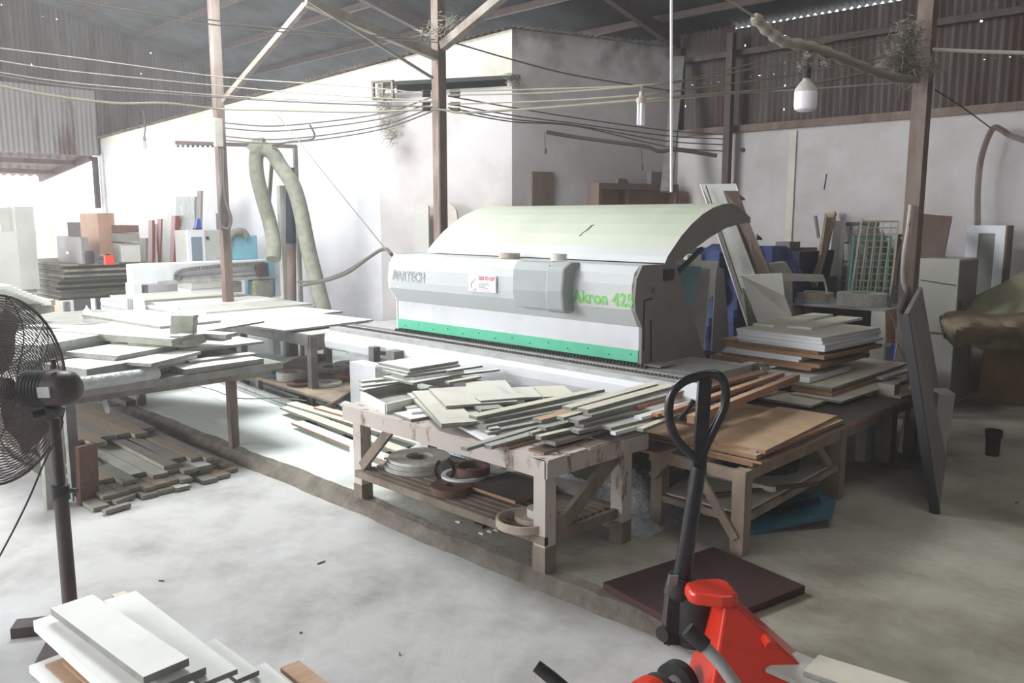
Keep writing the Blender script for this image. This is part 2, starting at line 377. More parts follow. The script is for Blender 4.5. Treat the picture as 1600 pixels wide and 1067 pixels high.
# rest of far wall beside the doorway
mb = MB(); mb.box(XF-0.1, XF+0.1, yl-0.02, 11.2, -0.1, 3.3); struct(mb.build('wall_far', 'plaster'))
mb = MB(); mb.box(XF-0.1, XF+0.1, -7.0, -5.4, -0.1, 3.3); struct(mb.build('wall_far', 'plaster'))
# door canopy outside, seen bright through the doorway
can = thing('door_canopy', 'pale corrugated canopy outside the bright doorway, on slim beams', 'canopy', (XF-1.5, 4, 3.1))
m2 = MB(); vs = []; nn = 260
for c in range(nn+1):
    y = -5.2+(yl+5.1)*c/nn
    for x, z in ((XF-0.12, 3.34), (XF-3.6, 2.98)): vs.append((x, y, z+0.03*math.sin(2*math.pi*c/4)))
m2.add(vs, [[2*c, 2*c+2, 2*c+3, 2*c+1] for c in range(nn)], 0, True); m2.build('canopy_sheet', 'roof_light', can)
for k, x in enumerate((XF-1.0, XF-2.4)):
    q = MB(); q.bar((x, -5.2, 3.16-k*0.14), (x, yl-0.2, 3.16-k*0.14), 0.06, 0.10); q.build('beam', 'roof_light', can)
q = MB(); q.bar((XF-0.14, yl-0.15, 3.24), (XF-3.5, yl-0.15, 2.9), 0.06, 0.14); q.build('beam', 'roof_light', can)
q = MB(); q.bar((XF-0.14, yl-0.08, 2.2), (XF-0.14, yl-0.08, 3.25), 0.10, 0.08); q.build('bracket', 'steel_dark', can)

# ------------------------------------------------------------------ white box room
C160 = Vector((-18.3, yl, 0))
def camp(Fd, R): v = F2*Fd+RT*R; return Vector((v.x, v.y, 0))
C800 = camp(11.88, 0); C595 = camp(12.6, -1.97); C1058 = Vector((-7.37, 11.2, 0))
ZA0 = PX(160, 217, -18.25).z; ZA1 = 4.22; ZA2 = 4.56
def wallseg(name, a, b, zb0, zb1, zt0, zt1, th, m, lab=None):
    d = (b-a).normalized(); nn = Vector((-d.y, d.x, 0)); mb = MB()
    mb.ext([(a.x, a.y, zb0), (b.x, b.y, zb1), (b.x, b.y, zt1), (a.x, a.y, zt0)], nn*th); return struct(mb.build(name, m), lab)
# long receding wall, white below and cream gable above
def zcream(t): return lerp(lerp(ZA0, ZA1, 0.0)-0.02, 3.98, t)
SPL = C160.lerp(C595, 0.30)
wallseg('wall_left', C160, C595, 0, 0, ZA0-0.15, 3.95, 0.15, 'plaster', 'long white plastered wall of the inner room')
wallseg('wall_left', C160, C595, ZA0-0.15, 3.95, ZA0, ZA1, 0.15, 'plaster_cream', 'cream upper band of the inner room wall')
# front with slot
slotb0 = DF(597, 146, 12.6).z; slotb1 = DF(800, 134, 11.88).z; slott0 = DF(597, 131, 12.6).z; slott1 = DF(800, 119, 11.88).z
wallseg('wall_left', C595, C800, 0, 0, slotb0, slotb1, 0.15, 'plaster_old', 'greyish inner room wall below the dark slot')
wallseg('wall_left', C595, C800, slott0, slott1, ZA1, ZA2, 0.15, 'plaster_cream', 'upper gable of the inner room above the dark slot')
wallseg('wall_right', C800, C1058, 0, 0, ZA2, ZA2-0.02, 0.15, 'plaster_sooty', 'grey plastered side wall of the inner room')
# dark sheet behind the slot, its colour standing for the shade inside
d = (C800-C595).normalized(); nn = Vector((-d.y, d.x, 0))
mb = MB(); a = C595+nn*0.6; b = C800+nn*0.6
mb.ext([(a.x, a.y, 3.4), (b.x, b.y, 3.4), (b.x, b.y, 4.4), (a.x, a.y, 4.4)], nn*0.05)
struct(mb.build('slot_shade', 'lintel'), 'dark sheet standing for the shaded interior behind the slot')
lt = thing('lintel_beam', 'dark hollow steel lintel along the top of the slot, its open end sticking out', 'beam', (C595.x, C595.y, 3.9))
mb = MB(); e0 = DF(579, 142, 12.3); e1 = DF(618, 139, 12.3); mb.box(-0.17, 0.17, -0.03, 0.03, 0.10, 0.13); mb.box(-0.17, 0.17, -0.03, 0.03, -0.13, -0.10); mb.box(-0.17, -0.14, -0.03, 0.03, -0.13, 0.13); mb.box(0.14, 0.17, -0.03, 0.03, -0.13, 0.13); mb.box(-0.015, 0.015, -0.03, 0.03, -0.13, 0.13)
o = mb.build('end_frame', 'steel_dusty', lt); o.matrix_parent_inverse = Matrix(); o.location = (e0+e1)/2-lt.location; o.rotation_euler = (0, 0, math.radians(25))
mb = MB(); mb.bar(DF(600, 131, 12.3), DF(812, 120, 11.75), 0.06, 0.05); mb.build('beam_web', 'lintel', lt)
# room's own thin roof edge, corrugated
mb = MB()
for (a, b, za, zb_) in ((C160, C595, ZA0, ZA1), (C595, C800, ZA1, ZA2), (C800, C1058, ZA2, ZA2-0.02)):
    L = (b-a).length; n_ = int(L/0.1)*4; d = (b-a).normalized(); nn = Vector((-d.y, d.x, 0)); vs = []
    for c in range(n_+1):
        t = c/n_; q = a.lerp(b, t); z = lerp(za, zb_, t)+0.02+0.018*math.sin(math.pi*c/2)
        for w_ in (-0.10, 0.5): p = q+nn*w_; vs.append((p.x, p.y, z))
    mb.add(vs, [[2*c, 2*c+2, 2*c+3, 2*c+1] for c in range(n_)], 0, True)
struct(mb.build('trim_1', 'steel_dusty'), 'corrugated roof edge of the inner room')

# ------------------------------------------------------------------ back wall
mb = MB(); mb.box(-9, 7.0, YB, YB+0.2, 0, 3.27); struct(mb.build('wall_back', 'plaster_old'), 'dirty white block wall behind the machine')
hp = [(1164, 71), (1148, 78), (1184, 82), (1173, 119), (1187, 117), (1073, 132), (1082, 132), (1092, 131), (1101, 129), (1110, 128), (1123, 127), (1072, 166),
      (1209, 115), (1226, 113), (1226, 97), (1226, 134), (1226, 171), (1227, 56), (1339, 117), (1362, 115), (1401, 109), (1535, 33), (1531, 91), (1538, 92), (1555, 89), (1577, 88), (1599, 87), (1166, 202), (1187, 201)]
hl = [PY(x, y, YB+0.1) for x, y in hp]
gx0 = PY(1143, 48, YB).x; gx1 = PY(1470, 0, YB).x
def ztop(t):
    x = -9+16*t; return 4.715 if gx0 < x < gx1 else 4.80
mb = sheet((-9, YB+0.1), (7, YB+0.1), 3.25, ztop, holes=hl); struct(mb.build('wall_back', 'rust_sheet'), 'rusty corrugated sheets above the block wall with a bright gap under the roof')
mb = MB(); mb.bar((-8.2, YB-0.02, 3.28), (7, YB-0.02, 3.28), 0.06, 0.10); struct(mb.build('trim_2', 'steel_rust'), 'rusty rail along the top of the block wall')
mb = MB(); mb.bar((-8.2, YB-0.02, 4.35), (7, YB-0.02, 4.35), 0.06, 0.08); struct(mb.build('trim_3', 'steel_dark'), 'dark girt across the corrugated sheets')
a = PY(1241, 200, YB).x; mb = MB(); mb.box(a-0.05, a+0.05, YB-0.03, YB, 0, 3.2); struct(mb.build('trim_4', 'plaster_cream'), 'pale vertical mortar rib on the block wall')
mb = MB(); mb.box(7, 7.2, -7, YB+0.3, -0.1, 8); struct(mb.build('wall_right', 'plaster_old'))
# front wall behind the camera with a wide loading opening
mb = MB(); mb.box(-3.2, 7, -7.15, -7, -0.1, zroof(-7)); mb.box(XF, -3.2, -7.15, -7, 7.0, zroof(-7)); mb.box(XF, -16.5, -7.15, -7, -0.1, 7.0)
struct(mb.build('wall_front', 'plaster_old'))

# ------------------------------------------------------------------ roof steel
def purl(y, name='purlin'):
    m = MB(); z = zroof(y)-0.07
    for k in range(1): m.bar((XF, y, z), (7, y, z), 0.05, 0.10)
    return m
k = 1
for y in (10.6, 9.5, 8.4, 7.3, 6.2, 5.1, 4.0, 2.9):
    m = purl(y); o = m.build('ceiling_purlin', 'steel_dark'); struct(o, 'steel purlin running along under the roof')
P688 = DF(688, 300, 9.7); P348 = DF(348, 300, 11.6); P1430 = DF(1430, 300, 8.3); P1137 = PY(1137, 220, 11.0)
def raft(x, y0, y1, lab, m='steel_dark'):
    mb = MB(); mb.bar((x, y0, zroof(y0)-0.22), (x, y1, zroof(y1)-0.22), 0.10, 0.18)
    struct(mb.build('ceiling_rafter', m), lab)
raft(P688.x, 0, 11.1, 'dark rafter over the middle post'); raft(P348.x, 0, 11.1, 'dark rafter over the left post'); raft(P1430.x, 0, 11.1, 'dark rafter over the right post')

def post(px, loc, w, top, lab, m='steel_rust', lean=(0, 0)):
    t = thing('steel_post', lab, 'post', (loc.x, loc.y, 0), 'rusty roof posts')
    mb = MB(); h = w/2
    b0 = [(loc.x-h, loc.y-h, 0), (loc.x+h, loc.y-h, 0), (loc.x+h, loc.y+h, 0), (loc.x-h, loc.y+h, 0)]
    mb.ext(b0, (lean[0], lean[1], top)); mb.build('shaft', m, t)
    mb = MB(); mb.box(loc.x-w, loc.x+w, loc.y-w, loc.y+w, 0, 0.02); mb.build('base_plate', 'steel_dark', t)
    return t
pt = post(688, P688, 0.115, zroof(P688.y)-0.32, 'brown rusty square post rising behind the left end of the machine')
mb = MB(); mb.tube(smooth([P688+Vector((0.075, -0.07, z-P688.z)) for z in (1.4, 2.0, 2.6, 3.1, 3.3)]), 0.016, 6); mb.build('conduit', 'steel_rust', pt)
post(348, P348, 0.115, zroof(P348.y)-0.32, 'rusty square post standing beside the white router, left of the dust hose')
pr = post(1430, P1430, 0.14, zroof(P1430.y)-0.32, 'thick brown post on the right, shrouded in cobwebs near its top')
mb = MB(); mb.tube(smooth([DF(1420, 462, 8.2), DF(1411, 440, 8.2), DF(1412, 400, 8.2), DF(1418, 360, 8.2), DF(1423, 320, 8.2)]), [0.05, 0.075, 0.05, 0.04, 0.01]*1 if False else 0.02, 8); mb.build('wrapping', 'old_timber', pr)
post(1137, P1137, 0.10, 4.6, 'narrow dark post against the back wall behind the fallen boards', 'steel_dark')
# truss diagonals
def brace(lab, a, b, w=0.07, m='steel_dusty'):
    mb = MB(); mb.bar(a, b, w, w); tag(mb.build('roof_brace', m), lab, 'brace')
brace('dusty diagonal brace from the left post up to the roof', DF(350, 158, 11.5), DF(478, 8, 10.2))
brace('long dusty brace running down from the roof to the middle post', DF(478, 2, 8.8), DF(682, 88, 9.6), 0.09)
brace('pale diagonal brace from the middle post up to the right', DF(692, 72, 9.6), DF(792, -12, 8.9), 0.09)
brace('pale rod sloping from the roof joint down to the middle post', DF(480, 0, 8.7), DF(676, 122, 9.5), 0.028, 'wire_light')
mb = MB(); mb.bar(DF(1062, 90, 12.9), DF(1041, 300, 12.2), 0.16, 0.08); tag(mb.build('leaning_beam', 'steel_grey'), 'grey-green beam leaning in the corner left of the dark post', 'beam')

# ------------------------------------------------------------------ the sheet sawing machine
MX0, MX1 = -6.74, -3.7
mc = thing('panel_machine', 'long grey-white woodworking machine with a green stripe and raised green-grey hood', 'machine', (-5.2, 5.6, 0))
prof = [(5.19, 1.64), (5.13, 1.585), (5.105, 1.50), (5.10, 1.38), (5.105, 1.31)]
def extx(prof, x0, x1, mb=None, mi=0):
    mb = mb or MB(); return mb.ext([(x0, y, z) for y, z in prof], (x1-x0, 0, 0), mi)
mb = MB(); extx(prof+[(5.19, 1.172), (5.30, 1.172), (5.63, 1.64)], MX0+0.03, MX1-0.03, mb)
mb.build('front_cover', 'machine_grey', mc, bevel=0.006)
mb = MB(); extx([(5.20, 0.99), (5.20, 1.172), (5.6, 1.172), (5.6, 0.99)], MX0+0.02, MX1-0.03, mb); mb.build('lower_panel', 'machine_white', mc)
mb = MB(); extx([(5.195, 0.895), (5.195, 0.99), (5.4, 0.99), (5.4, 0.895)], MX0+0.02, MX1-0.03, mb)
gs = mb.build('green_stripe', 'machine_green', mc); gs['label'] = 'green stripe along the lower edge'
for k in range(14):
    mb = MB(); x = MX0+0.15+k*0.215; mb.lathe([(0, 0), (0.006, 0), (0.006, 0.004), (0, 0.004)], (x, 5.195, 0.955 if k % 2 else 0.93), (0, -1, 0), 8)
    mb.build('screw', 'black_plastic', gs)
mb = MB(); pts = [(5.2, 0.88), (5.2, 1.17), (5.11, 1.30), (5.1, 1.40), (5.12, 1.55), (5.19, 1.645), (5.63, 1.645), (6.12, 0.85), (6.22, 0.70), (5.3, 0.70)]
extx(pts, MX1-0.03, MX1, mb); sp = mb.build('side_plate', 'machine_side', mc, bevel=0.004)
extx([(y, z) for y, z in pts], MX0, MX0+0.03, (m3 := MB())); m3.build('side_plate', 'machine_white', mc)
# side plate details
def onside(x, y): return PX(x, y, MX1+0.004)
mb = MB()
for a, b in (((1017, 468), (1019, 466)), ((1007, 470), (1006, 500)), ((1006, 500), (1006, 548)), ((1017, 500), (1017, 565)), ((1007, 470), (1017, 466))):
    mb.bar(onside(*a), onside(*b), 0.006, 0.008)
mb.build('seam', 'black_plastic', sp)
mb = MB(); a = onside(1037, 421); b = onside(1052, 437); mb.box(MX1, MX1+0.012, a.y, b.y, b.z, a.z); mb.build('hinge_cutout', 'black_plastic', sp)
mb = MB(); a = onside(1022, 453); mb.lathe([(0, 0), (0.018, 0), (0.018, 0.01), (0, 0.01)], a, (1, 0, 0), 12); mb.build('lock', 'machine_dark', sp)
mb = MB(); mb.box(MX1-0.03, MX1+0.16, 5.22, 5.42, 0.875, 0.887); mb.build('foot_plate', 'machine_side', mc)
# hood
ho = [(5.50, 1.65), (5.53, 1.70), (5.60, 1.76), (5.72, 1.86), (5.86, 1.95), (6.02, 2.03), (6.18, 2.085), (6.33, 2.115), (6.48, 2.125)]
hi = [(6.62, 2.09), (6.80, 2.01), (6.82, 1.96), (6.62, 1.945), (6.40, 1.915), (6.15, 1.84), (5.90, 1.745), (5.72, 1.67), (5.62, 1.65)]
mb = MB(); prof2 = ho+hi; n = len(prof2)
m4 = MB(); m4.ext([(MX0+0.14, y, z) for y, z in prof2], (MX1-MX0-0.15, 0, 0), 0)
hd = m4.build('hood', ['hood', 'machine_side', 'machine_grey'], mc); hd['label'] = 'raised pale green-grey hood'
me = hd.data
for p in me.polygons:
    if abs(p.normal.x) > 0.9: p.material_index = 1
    elif p.center.z < 1.77 and p.center.y < 5.7 and p.normal.y < 0: p.material_index = 2
m5 = MB(); m5.ext([(MX0+0.2, y, z) for y, z in ((5.515, 1.655), (5.545, 1.70), (5.62, 1.762), (5.63, 1.755), (5.56, 1.69))], (MX1-MX0-0.3, 0, 0)); 
# dark mark on hood
mk = MB(); r_ = random.Random(3)
for k in range(9):
    t = k/8; px = lerp(905, 923, t)+r_.uniform(-1, 1); py = lerp(392, 383, t)+r_.uniform(-2, 2)
    a = PY(px, py, lerp(5.70, 5.83, t)); b = PY(px+r_.uniform(3, 6), py-1.5, lerp(5.71, 5.84, t)); 
    f = lambda p: Vector((p.x, p.y, 1.845+(p.y-5.70)*0.66))
    mk.bar(f(a), f(b), 0.012, 0.006)
mk.build('paint_mark', 'black_plastic', hd)
# strut of hood
mb = MB(); mb.bar(PX(1097, 388, MX1-0.05), PX(1052, 432, MX1-0.05), 0.03, 0.03); mb.build('gas_strut', 'black_plastic', mc)
# control module on the front
md = MB(); a0 = -4.94; a1 = -4.50; a2 = -4.31
md.ext([(a0, 5.10, 1.635), (a0, 5.06, 1.57), (a0, 5.05, 1.40), (a0, 5.07, 1.255), (a0, 5.12, 1.25), (a0, 5.2, 1.64)], (a1-a0, 0, 0))
mod = md.build('service_door', 'machine_mid', mc, bevel=0.006)
md = MB(); md.ext([(a1, 5.08, 1.65), (a1, 4.99, 1.60), (a1, 4.97, 1.42), (a1, 4.99, 1.27), (a1, 5.03, 1.24), (a1, 5.12, 1.24), (a1, 5.2, 1.65)], (a2-a1, 0, 0))
md.build('handle_cover', 'machine_mid', mc, bevel=0.02)
md = MB(); md.bar((a1-0.006, 5.045, 1.25), (a1-0.006, 5.045, 1.62), 0.012, 0.012); md.build('seam', 'black_plastic', mod)
# lettering
def text(s, px0, px1, pyb, Y, m, parent, size, name, off=0.0, dy=0.0, bold=0.0, sx=1.0):
    c = bpy.data.curves.new(name, 'FONT'); c.body = s; c.size = size; c.extrude = 0.0006; c.offset = bold; c.space_character = 1.06
    o = bpy.data.objects.new(name, c); COL.objects.link(o); c.materials.append(M(m))
    p = PY(px0, pyb, Y); o.parent = parent; o.matrix_parent_inverse = Matrix.Translation(parent.location).inverted()
    o.location = (p.x, Y, p.z); o.rotation_euler = (math.radians(90), 0, 0)
    bpy.context.view_layer.update(); w = o.dimensions.x; tgt = PY(px1, pyb, Y).x-p.x
    o.scale = (tgt/w, 1, 1); bpy.context.view_layer.update()
    me = bpy.data.meshes.new_from_object(o.evaluated_get(bpy.context.evaluated_depsgraph_get())); me.materials.clear(); me.materials.append(M(m))
    q = bpy.data.objects.new(name, me); COL.objects.link(q); q.parent = parent; q.matrix_parent_inverse = o.matrix_parent_inverse.copy(); q.location = o.location; q.rotation_euler = o.rotation_euler; q.scale = o.scale
    bpy.data.objects.remove(o); q.name = name; return q
o = text('Akron 425', 895, 990, 471, 5.099, 'text_green', mc, 0.135, 'lettering', bold=0.004); o['label'] = 'green lettering'
o = text('ARTECH', 621, 664, 438, 5.0985, 'text_grey', mc, 0.135, 'lettering', bold=0.004); o['label'] = 'faded grey lettering'
mb = MB()
for k in range(3):
    p = PY(612+k*2.5, 437-k*1.0, 5.0985); mb.ext([(p.x, 5.098, p.z+0.0), (p.x+0.022, 5.098, p.z), (p.x+0.06, 5.098, p.z+0.10-0.02*k), (p.x+0.04, 5.098, p.z+0.10-0.02*k)], (0, -0.001, 0))
mb.build('logo_mark', 'text_grey', mc)
# sticker
a = PY(733, 429, 5.085); b = PY(775, 458, 5.085)
mb = MB(); mb.box(a.x, b.x, 5.08, 5.092, b.z, a.z); st = mb.build('sticker', 'sticker', mc)
text('GOI TO CUT', 748, 773, 437, 5.077, 'text_red', st, 0.045, 'lettering', bold=0.002)
mb = MB()
for k, (l, c) in enumerate(((0.16, 0), (0.17, 0), (0.10, 0), (0.15, 0), (0.17, 1), (0.19, 1))):
    z = a.z-0.070-0.014*k; mb.box(a.x+0.13, a.x+0.13+l*0.8, 5.076, 5.08, z, z+0.007, c)
mb.build('small_print', ['text_grey', 'text_pink'], st)
mb = MB(); c0 = Vector((a.x+0.065, 5.077, a.z-0.095)); pts = [c0+Vector((math.cos(t)*0.034, 0, math.sin(t)*0.038)) for t in [2.0+0.25*i for i in range(16)]]
mb.tube([c0+Vector((0.02, 0, 0.06))]+pts, 0.005, 6); mb.build('emblem', 'text_pink', st)
# deck, chain, front rail, legs
XL, XR = -7.45, -3.15
mb = MB(); mb.box(XL, XR, 4.86, 5.9, 0.79, 0.865); mb.build('deck', 'alu', mc)
mb = MB()
for k in range(92):
    x = MX0+0.05+k*0.0335
    if x > XR-0.05: break
    mb.ext([(x, 5.13, 0.865), (x+0.030, 5.13, 0.865), (x+0.026, 5.13, 0.893), (x+0.010, 5.13, 0.893)], (0, 0.035, 0))
o = mb.build('chain_track', 'black_rubber', mc)
mb = MB(); mb.box(XL, XR, 5.11, 5.175, 0.862, 0.872); mb.build('guide_rail', 'steel_grey', mc)
mb = MB(); mb.box(XL+0.2, XR, 5.015, 5.05, 0.862, 0.880); mb.build('guide_rail', 'alu', mc)
mb = MB(); mb.box(XL, XR, 4.965, 4.985, 0.862, 0.878)
for k in range(120):
    x = XL+0.02+k*0.0355; mb.box(x, x+0.018, 4.96, 4.975, 0.872, 0.886)
mb.build('toothed_rack', 'steel_dark', mc)
mb = MB(); extx([(4.96, 0.868), (4.80, 0.80), (4.79, 0.73), (4.80, 0.66), (4.86, 0.63), (4.96, 0.63)], XL, XR+0.2, mb); mb.build('front_beam', 'machine_white', mc, bevel=0.006)
mb = MB(); extx([(4.78, 0.665), (4.78, 0.635), (5.3, 0.635), (5.3, 0.665)], XL+0.4, XR+0.1, mb); mb.build('lower_ledge', 'alu', mc)
mb = MB(); mb.box(MX0, XR-0.1, 5.25, 6.2, 0.35, 0.80); mb.build('base_frame', 'machine_dark', mc)
for i, x in enumerate((-6.6, -5.7, -4.95, -4.1, -3.35)):
    for y in (5.05, 6.0):
        mb = MB(); mb.box(x, x+0.16, y, y+0.16, 0, 0.64); mb.build('leg', 'machine_dark', mc)
mb = MB(); mb.box(-7.3, -6.9, 5.0, 5.5, 0.0, 0.79); mb.build('end_box', 'machine_white', mc)
# clamp fixture on the near side of the beam
cl = thing('side_stop', 'small black and grey clamp fixture mounted at the left of the front beam', 'clamp', (-6.4, 4.7, 0.7))
a = P(585, 548, 0.74)
mb = MB(); mb.box(a.x-0.04, a.x+0.04, a.y-0.04, a.y+0.04, 0.64, 0.78); mb.build('block', 'machine_dark', cl)
mb = MB(); mb.bar((a.x, a.y, 0.72), (a.x+0.25, a.y+0.02, 0.74), 0.035, 0.035); mb.build('rod', 'black_plastic', cl)
mb = MB(); mb.box(a.x+0.22, a.x+0.34, a.y-0.03, a.y+0.09, 0.68, 0.77); mb.build('clamp_head', 'steel_grey', cl)
mb = MB(); p = P(590, 590, 0.35); mb.box(-6.5, -6.1, 4.45, 4.6, 0.0, 0.66); tag(mb.build('control_cabinet', 'machine_white'), 'white sheet-metal box under the left end of the front beam', 'cabinet')
# coils on top of the machine
def coil(name, label, c, ro, ri, h, m, group=None, cat='tape coil', tiltax=None):
    mb = MB(); ax = (0, 0, 1) if tiltax is None else tiltax; mb.ring(c, ro, ri, h, 36, 0, ax)
    o = mb.build(name, m); return tag(o, label, cat, group)
q = PY(796, 403, 5.32); coil('tape_coil', 'wide brownish tape coil on top of the machine cover', (q.x, 5.32, 1.645), 0.095, 0.05, 0.045, 'tape_tan', 'tape coils on the machine')
q = PY(873, 405, 5.25); coil('tape_coil', 'small pale tape coil on top of the machine above the grey handle cover', (q.x, 5.25, 1.65), 0.068, 0.03, 0.055, 'tape_white', 'tape coils on the machine')
# shavings under the machine
mb = MB(); nx, ny = 90, 30; vs = []
sx0, sx1, sy0, sy1 = -5.6, -2.9, 4.15, 5.0
for i in range(nx+1):
    for j in range(ny+1):
        u = i/nx; v = j/ny; x = lerp(sx0, sx1, u); y = lerp(sy0, sy1, v)
        e = min(1, 6*u, 6*(1-u), 4*v, 5*(1-v))
        z = e*(0.10+0.12*math.sin(u*9)*math.sin(v*4+u*3)**2+0.10*v)+random.uniform(-0.02, 0.02)*e
        vs.append((x, y, max(z, 0.003)))
fs = [[i*(ny+1)+j, (i+1)*(ny+1)+j, (i+1)*(ny+1)+j+1, i*(ny+1)+j+1] for i in range(nx) for j in range(ny)]
mb.add(vs, fs, 0, True); tag(mb.build('wood_shavings', 'shavings'), 'heap of pale dust and shavings under the machine', 'shavings', kind='stuff')
# ------------------------------------------------------------------ middle bench (painted, splashed timber)
def leg_(t, x0, x1, y0, y1, z0, z1, m, cuff=None, name='leg'):
    mb = MB(); mb.box(x0, x1, y0, y1, z0, z1, 0)
    o = mb.build(name, m, t)
    if cuff:
        mb = MB(); mb.box(x0-0.004, x1+0.004, y0-0.004, y1+0.004, z0, z0+cuff); mb.build('foot', 'dirty_timber', o)
    return o
t = thing('work_bench', 'paint-splashed white timber bench heaped with strips, in the middle', 'workbench', (-4.0, 3.75, 0))
T1z = 0.67
for (x, y, c) in ((-4.89, 3.36, 0.10), (-3.09, 3.33, 0.15), (-3.04, 3.98, 0.14), (-4.89, 3.98, None)):
    leg_(t, x, x+0.09, y, y+0.09, 0, T1z-0.005, 'old_timber', c)
def aprn(a, b, m='old_timber', h=0.10, nm='apron', w=0.03):
    mb = MB(); mb.bar(a, b, w, h); return mb.build(nm, m, t)
aprn((-4.98, 3.35, T1z-0.06), (-3.0, 3.335, T1z-0.06)); aprn((-3.0, 3.33, T1z-0.06), (-2.97, 4.25, T1z-0.06))
aprn((-4.97, 3.35, T1z-0.06), (-5.0, 4.25, T1z-0.06)); aprn((-5.0, 4.22, T1z-0.06), (-2.95, 4.22, T1z-0.06))
for k in range(5):
    mb = MB(); y = 3.33+0.185*k; mb.box(-5.0, -2.98, y, y+0.16, T1z-0.012, T1z); mb.build('top_plank', 'old_timber', t)
aprn((-4.83, 3.34, 0.19), (-3.0, 3.34, 0.19), 'dirty_timber', 0.05, 'shelf_rail', 0.03)
aprn((-4.83, 4.05, 0.19), (-3.0, 4.05, 0.19), 'dirty_timber', 0.05, 'shelf_rail', 0.03)
aprn((-3.02, 3.35, 0.19), (-3.0, 4.05, 0.19), 'dirty_timber', 0.06, 'shelf_rail', 0.03)
for k in range(11):
    mb = MB(); y = 3.37+0.062*k; mb.box(-4.8, -3.05, y, y+0.04, 0.205, 0.22); mb.build('shelf_slat', 'dirty_timber', t)
mb = MB(); mb.bar((-3.03, 3.35, 0.14), (-2.99, 4.0, 0.60), 0.035, 0.09); mb.build('diagonal_brace', 'dirty_timber', t)
mb = MB(); mb.bar((-4.80, 3.37, 0.24), (-4.40, 3.37, 0.63), 0.03, 0.07); mb.build('diagonal_brace', 'dirty_timber', t)
# shelf contents
def coilp(px, py, z, ro, ri, h, m, label, name='tape_coil', g='tape coils under the middle bench'):
    p = P(px, py, z+h); return coil(name, label, (p.x, p.y, z), ro, ri, h, m, g)
coilp(655, 722, 0.225, 0.25, 0.09, 0.03, 'tape_grey', 'lowest broad grey tape coil at the left end of the bench shelf')
coilp(655, 716, 0.257, 0.235, 0.095, 0.03, 'tape_grey', 'middle broad grey tape coil at the left end of the bench shelf')
coilp(655, 712, 0.289, 0.22, 0.095, 0.02, 'tape_white', 'topmost broad pale tape coil at the left end of the bench shelf')
coilp(705, 757, 0.225, 0.135, 0.035, 0.05, 'tape_brown', 'flat dark brown tape coil nearest the front of the bench shelf')
coilp(724, 740, 0.235, 0.15, 0.12, 0.055, 'edge_white', 'open white tape coil under the brown loops on the bench shelf')
q = coilp(738, 727, 0.295, 0.12, 0.095, 0.05, 'tape_brown', 'loose brown tape loop lying on the white coil on the bench shelf')
pts = []; c = P(700, 735, 0.32)
pts = [Vector((c.x+0.07*math.sin(a)*0.5, c.y-0.03+0.05*math.sin(a), 0.33+0.075*math.cos(a))) for a in [0.3+0.42*i for i in range(14)]]
mb = MB()
for i in range(len(pts)-1): mb.bar(pts[i], pts[i+1], 0.03, 0.004, (1, 0, 0))
tag(mb.build('tape_strip', 'tape_brown'), 'twisted end of brown tape standing up at the front of the bench shelf', 'tape')
board('wood_sheet', 'square grey panel with orange edges lying on the shelf under the bench', 'panel', 0.27, 0.02, (727, 757), (805, 783), (880, 762), ('dark_ply', 'orange_edge'))
board('wood_sheet', 'grey board poking out behind the orange-edged panel on the shelf', 'panel', 0.245, 0.018, (790, 742), (905, 772), 0.2, ('grey_panel', 'edge_grey'))
coilp(820, 808, 0.225, 0.17, 0.155, 0.045, 'tape_tan', 'large open tan tape ring at the right end of the bench shelf')
coilp(838, 803, 0.225, 0.13, 0.05, 0.03, 'tape_tan', 'flat tan tape coil inside the open ring on the bench shelf')
coilp(842, 793, 0.257, 0.07, 0.03, 0.05, 'tape_white', 'small pale tape coil on the tan coil on the bench shelf')
board('wood_strip', 'grey strip lying lengthwise at the back of the bench shelf', 'strip', 0.24, 0.015, (690, 716), (900, 768), 0.07, ('grey_panel', 'edge_grey'))
board('wood_strip', 'second pale strip at the back of the bench shelf, left of the brown loops', 'strip', 0.25, 0.015, (600, 715), (700, 712), 0.09, ('cream_panel', 'edge_grey'))

# pieces piled on the middle bench: (label, kind, ztop, th, A, B, C, mats)
CP = ('cream_panel', 'edge_green'); DP = ('dust_panel', 'edge_green'); GP = ('grey_panel', 'edge_grey'); WP = ('white_panel', 'edge_grey'); OW = ('orange_wood', 'edge_green'); OO = ('orange_wood', 'orange_edge'); MD = ('mdf', 'mdf_edge')
def mk(lst, g):
    for l in lst:
        lab, nm, zt, th, A, B, C, m = l[:8]
        board(nm, lab, nm.split('_')[1], zt, th, A, B, C, m, g, *(l[8:] if len(l) > 8 else ()))
# open tray at left end
tr = thing('drawer_tray', 'open white drawer frame at the left corner of the heaped bench', 'drawer', (-5.0, 3.9, 0.67))
a = P(603, 631, 0.74); b = P(565, 611, 0.74); c = P(692, 611, 0.74)
mb = MB(); mb.bar((a.x, a.y, 0.705), (b.x, b.y, 0.705), 0.018, 0.07); mb.build('side_panel', 'white_panel', tr)
mb = MB(); mb.bar((a.x, a.y, 0.705), (c.x, c.y, 0.705), 0.018, 0.07); mb.build('side_panel', 'white_panel', tr)
mb = MB(); mb.bar((b.x, b.y, 0.705), (b.x+(c.x-a.x), b.y+(c.y-a.y), 0.705), 0.018, 0.07); mb.build('side_panel', 'grey_panel', tr)
mb = MB(); mb.bar((a.x, a.y, 0.68), (c.x, c.y, 0.68), 0.02, 0.01); d_ = (b-a); mb.ext([(a.x, a.y, 0.68), (c.x, c.y, 0.68), (c.x+d_.x, c.y+d_.y, 0.68), (b.x, b.y, 0.68)], (0, 0, -0.008)); mb.build('bottom_panel', 'grey_panel', tr)
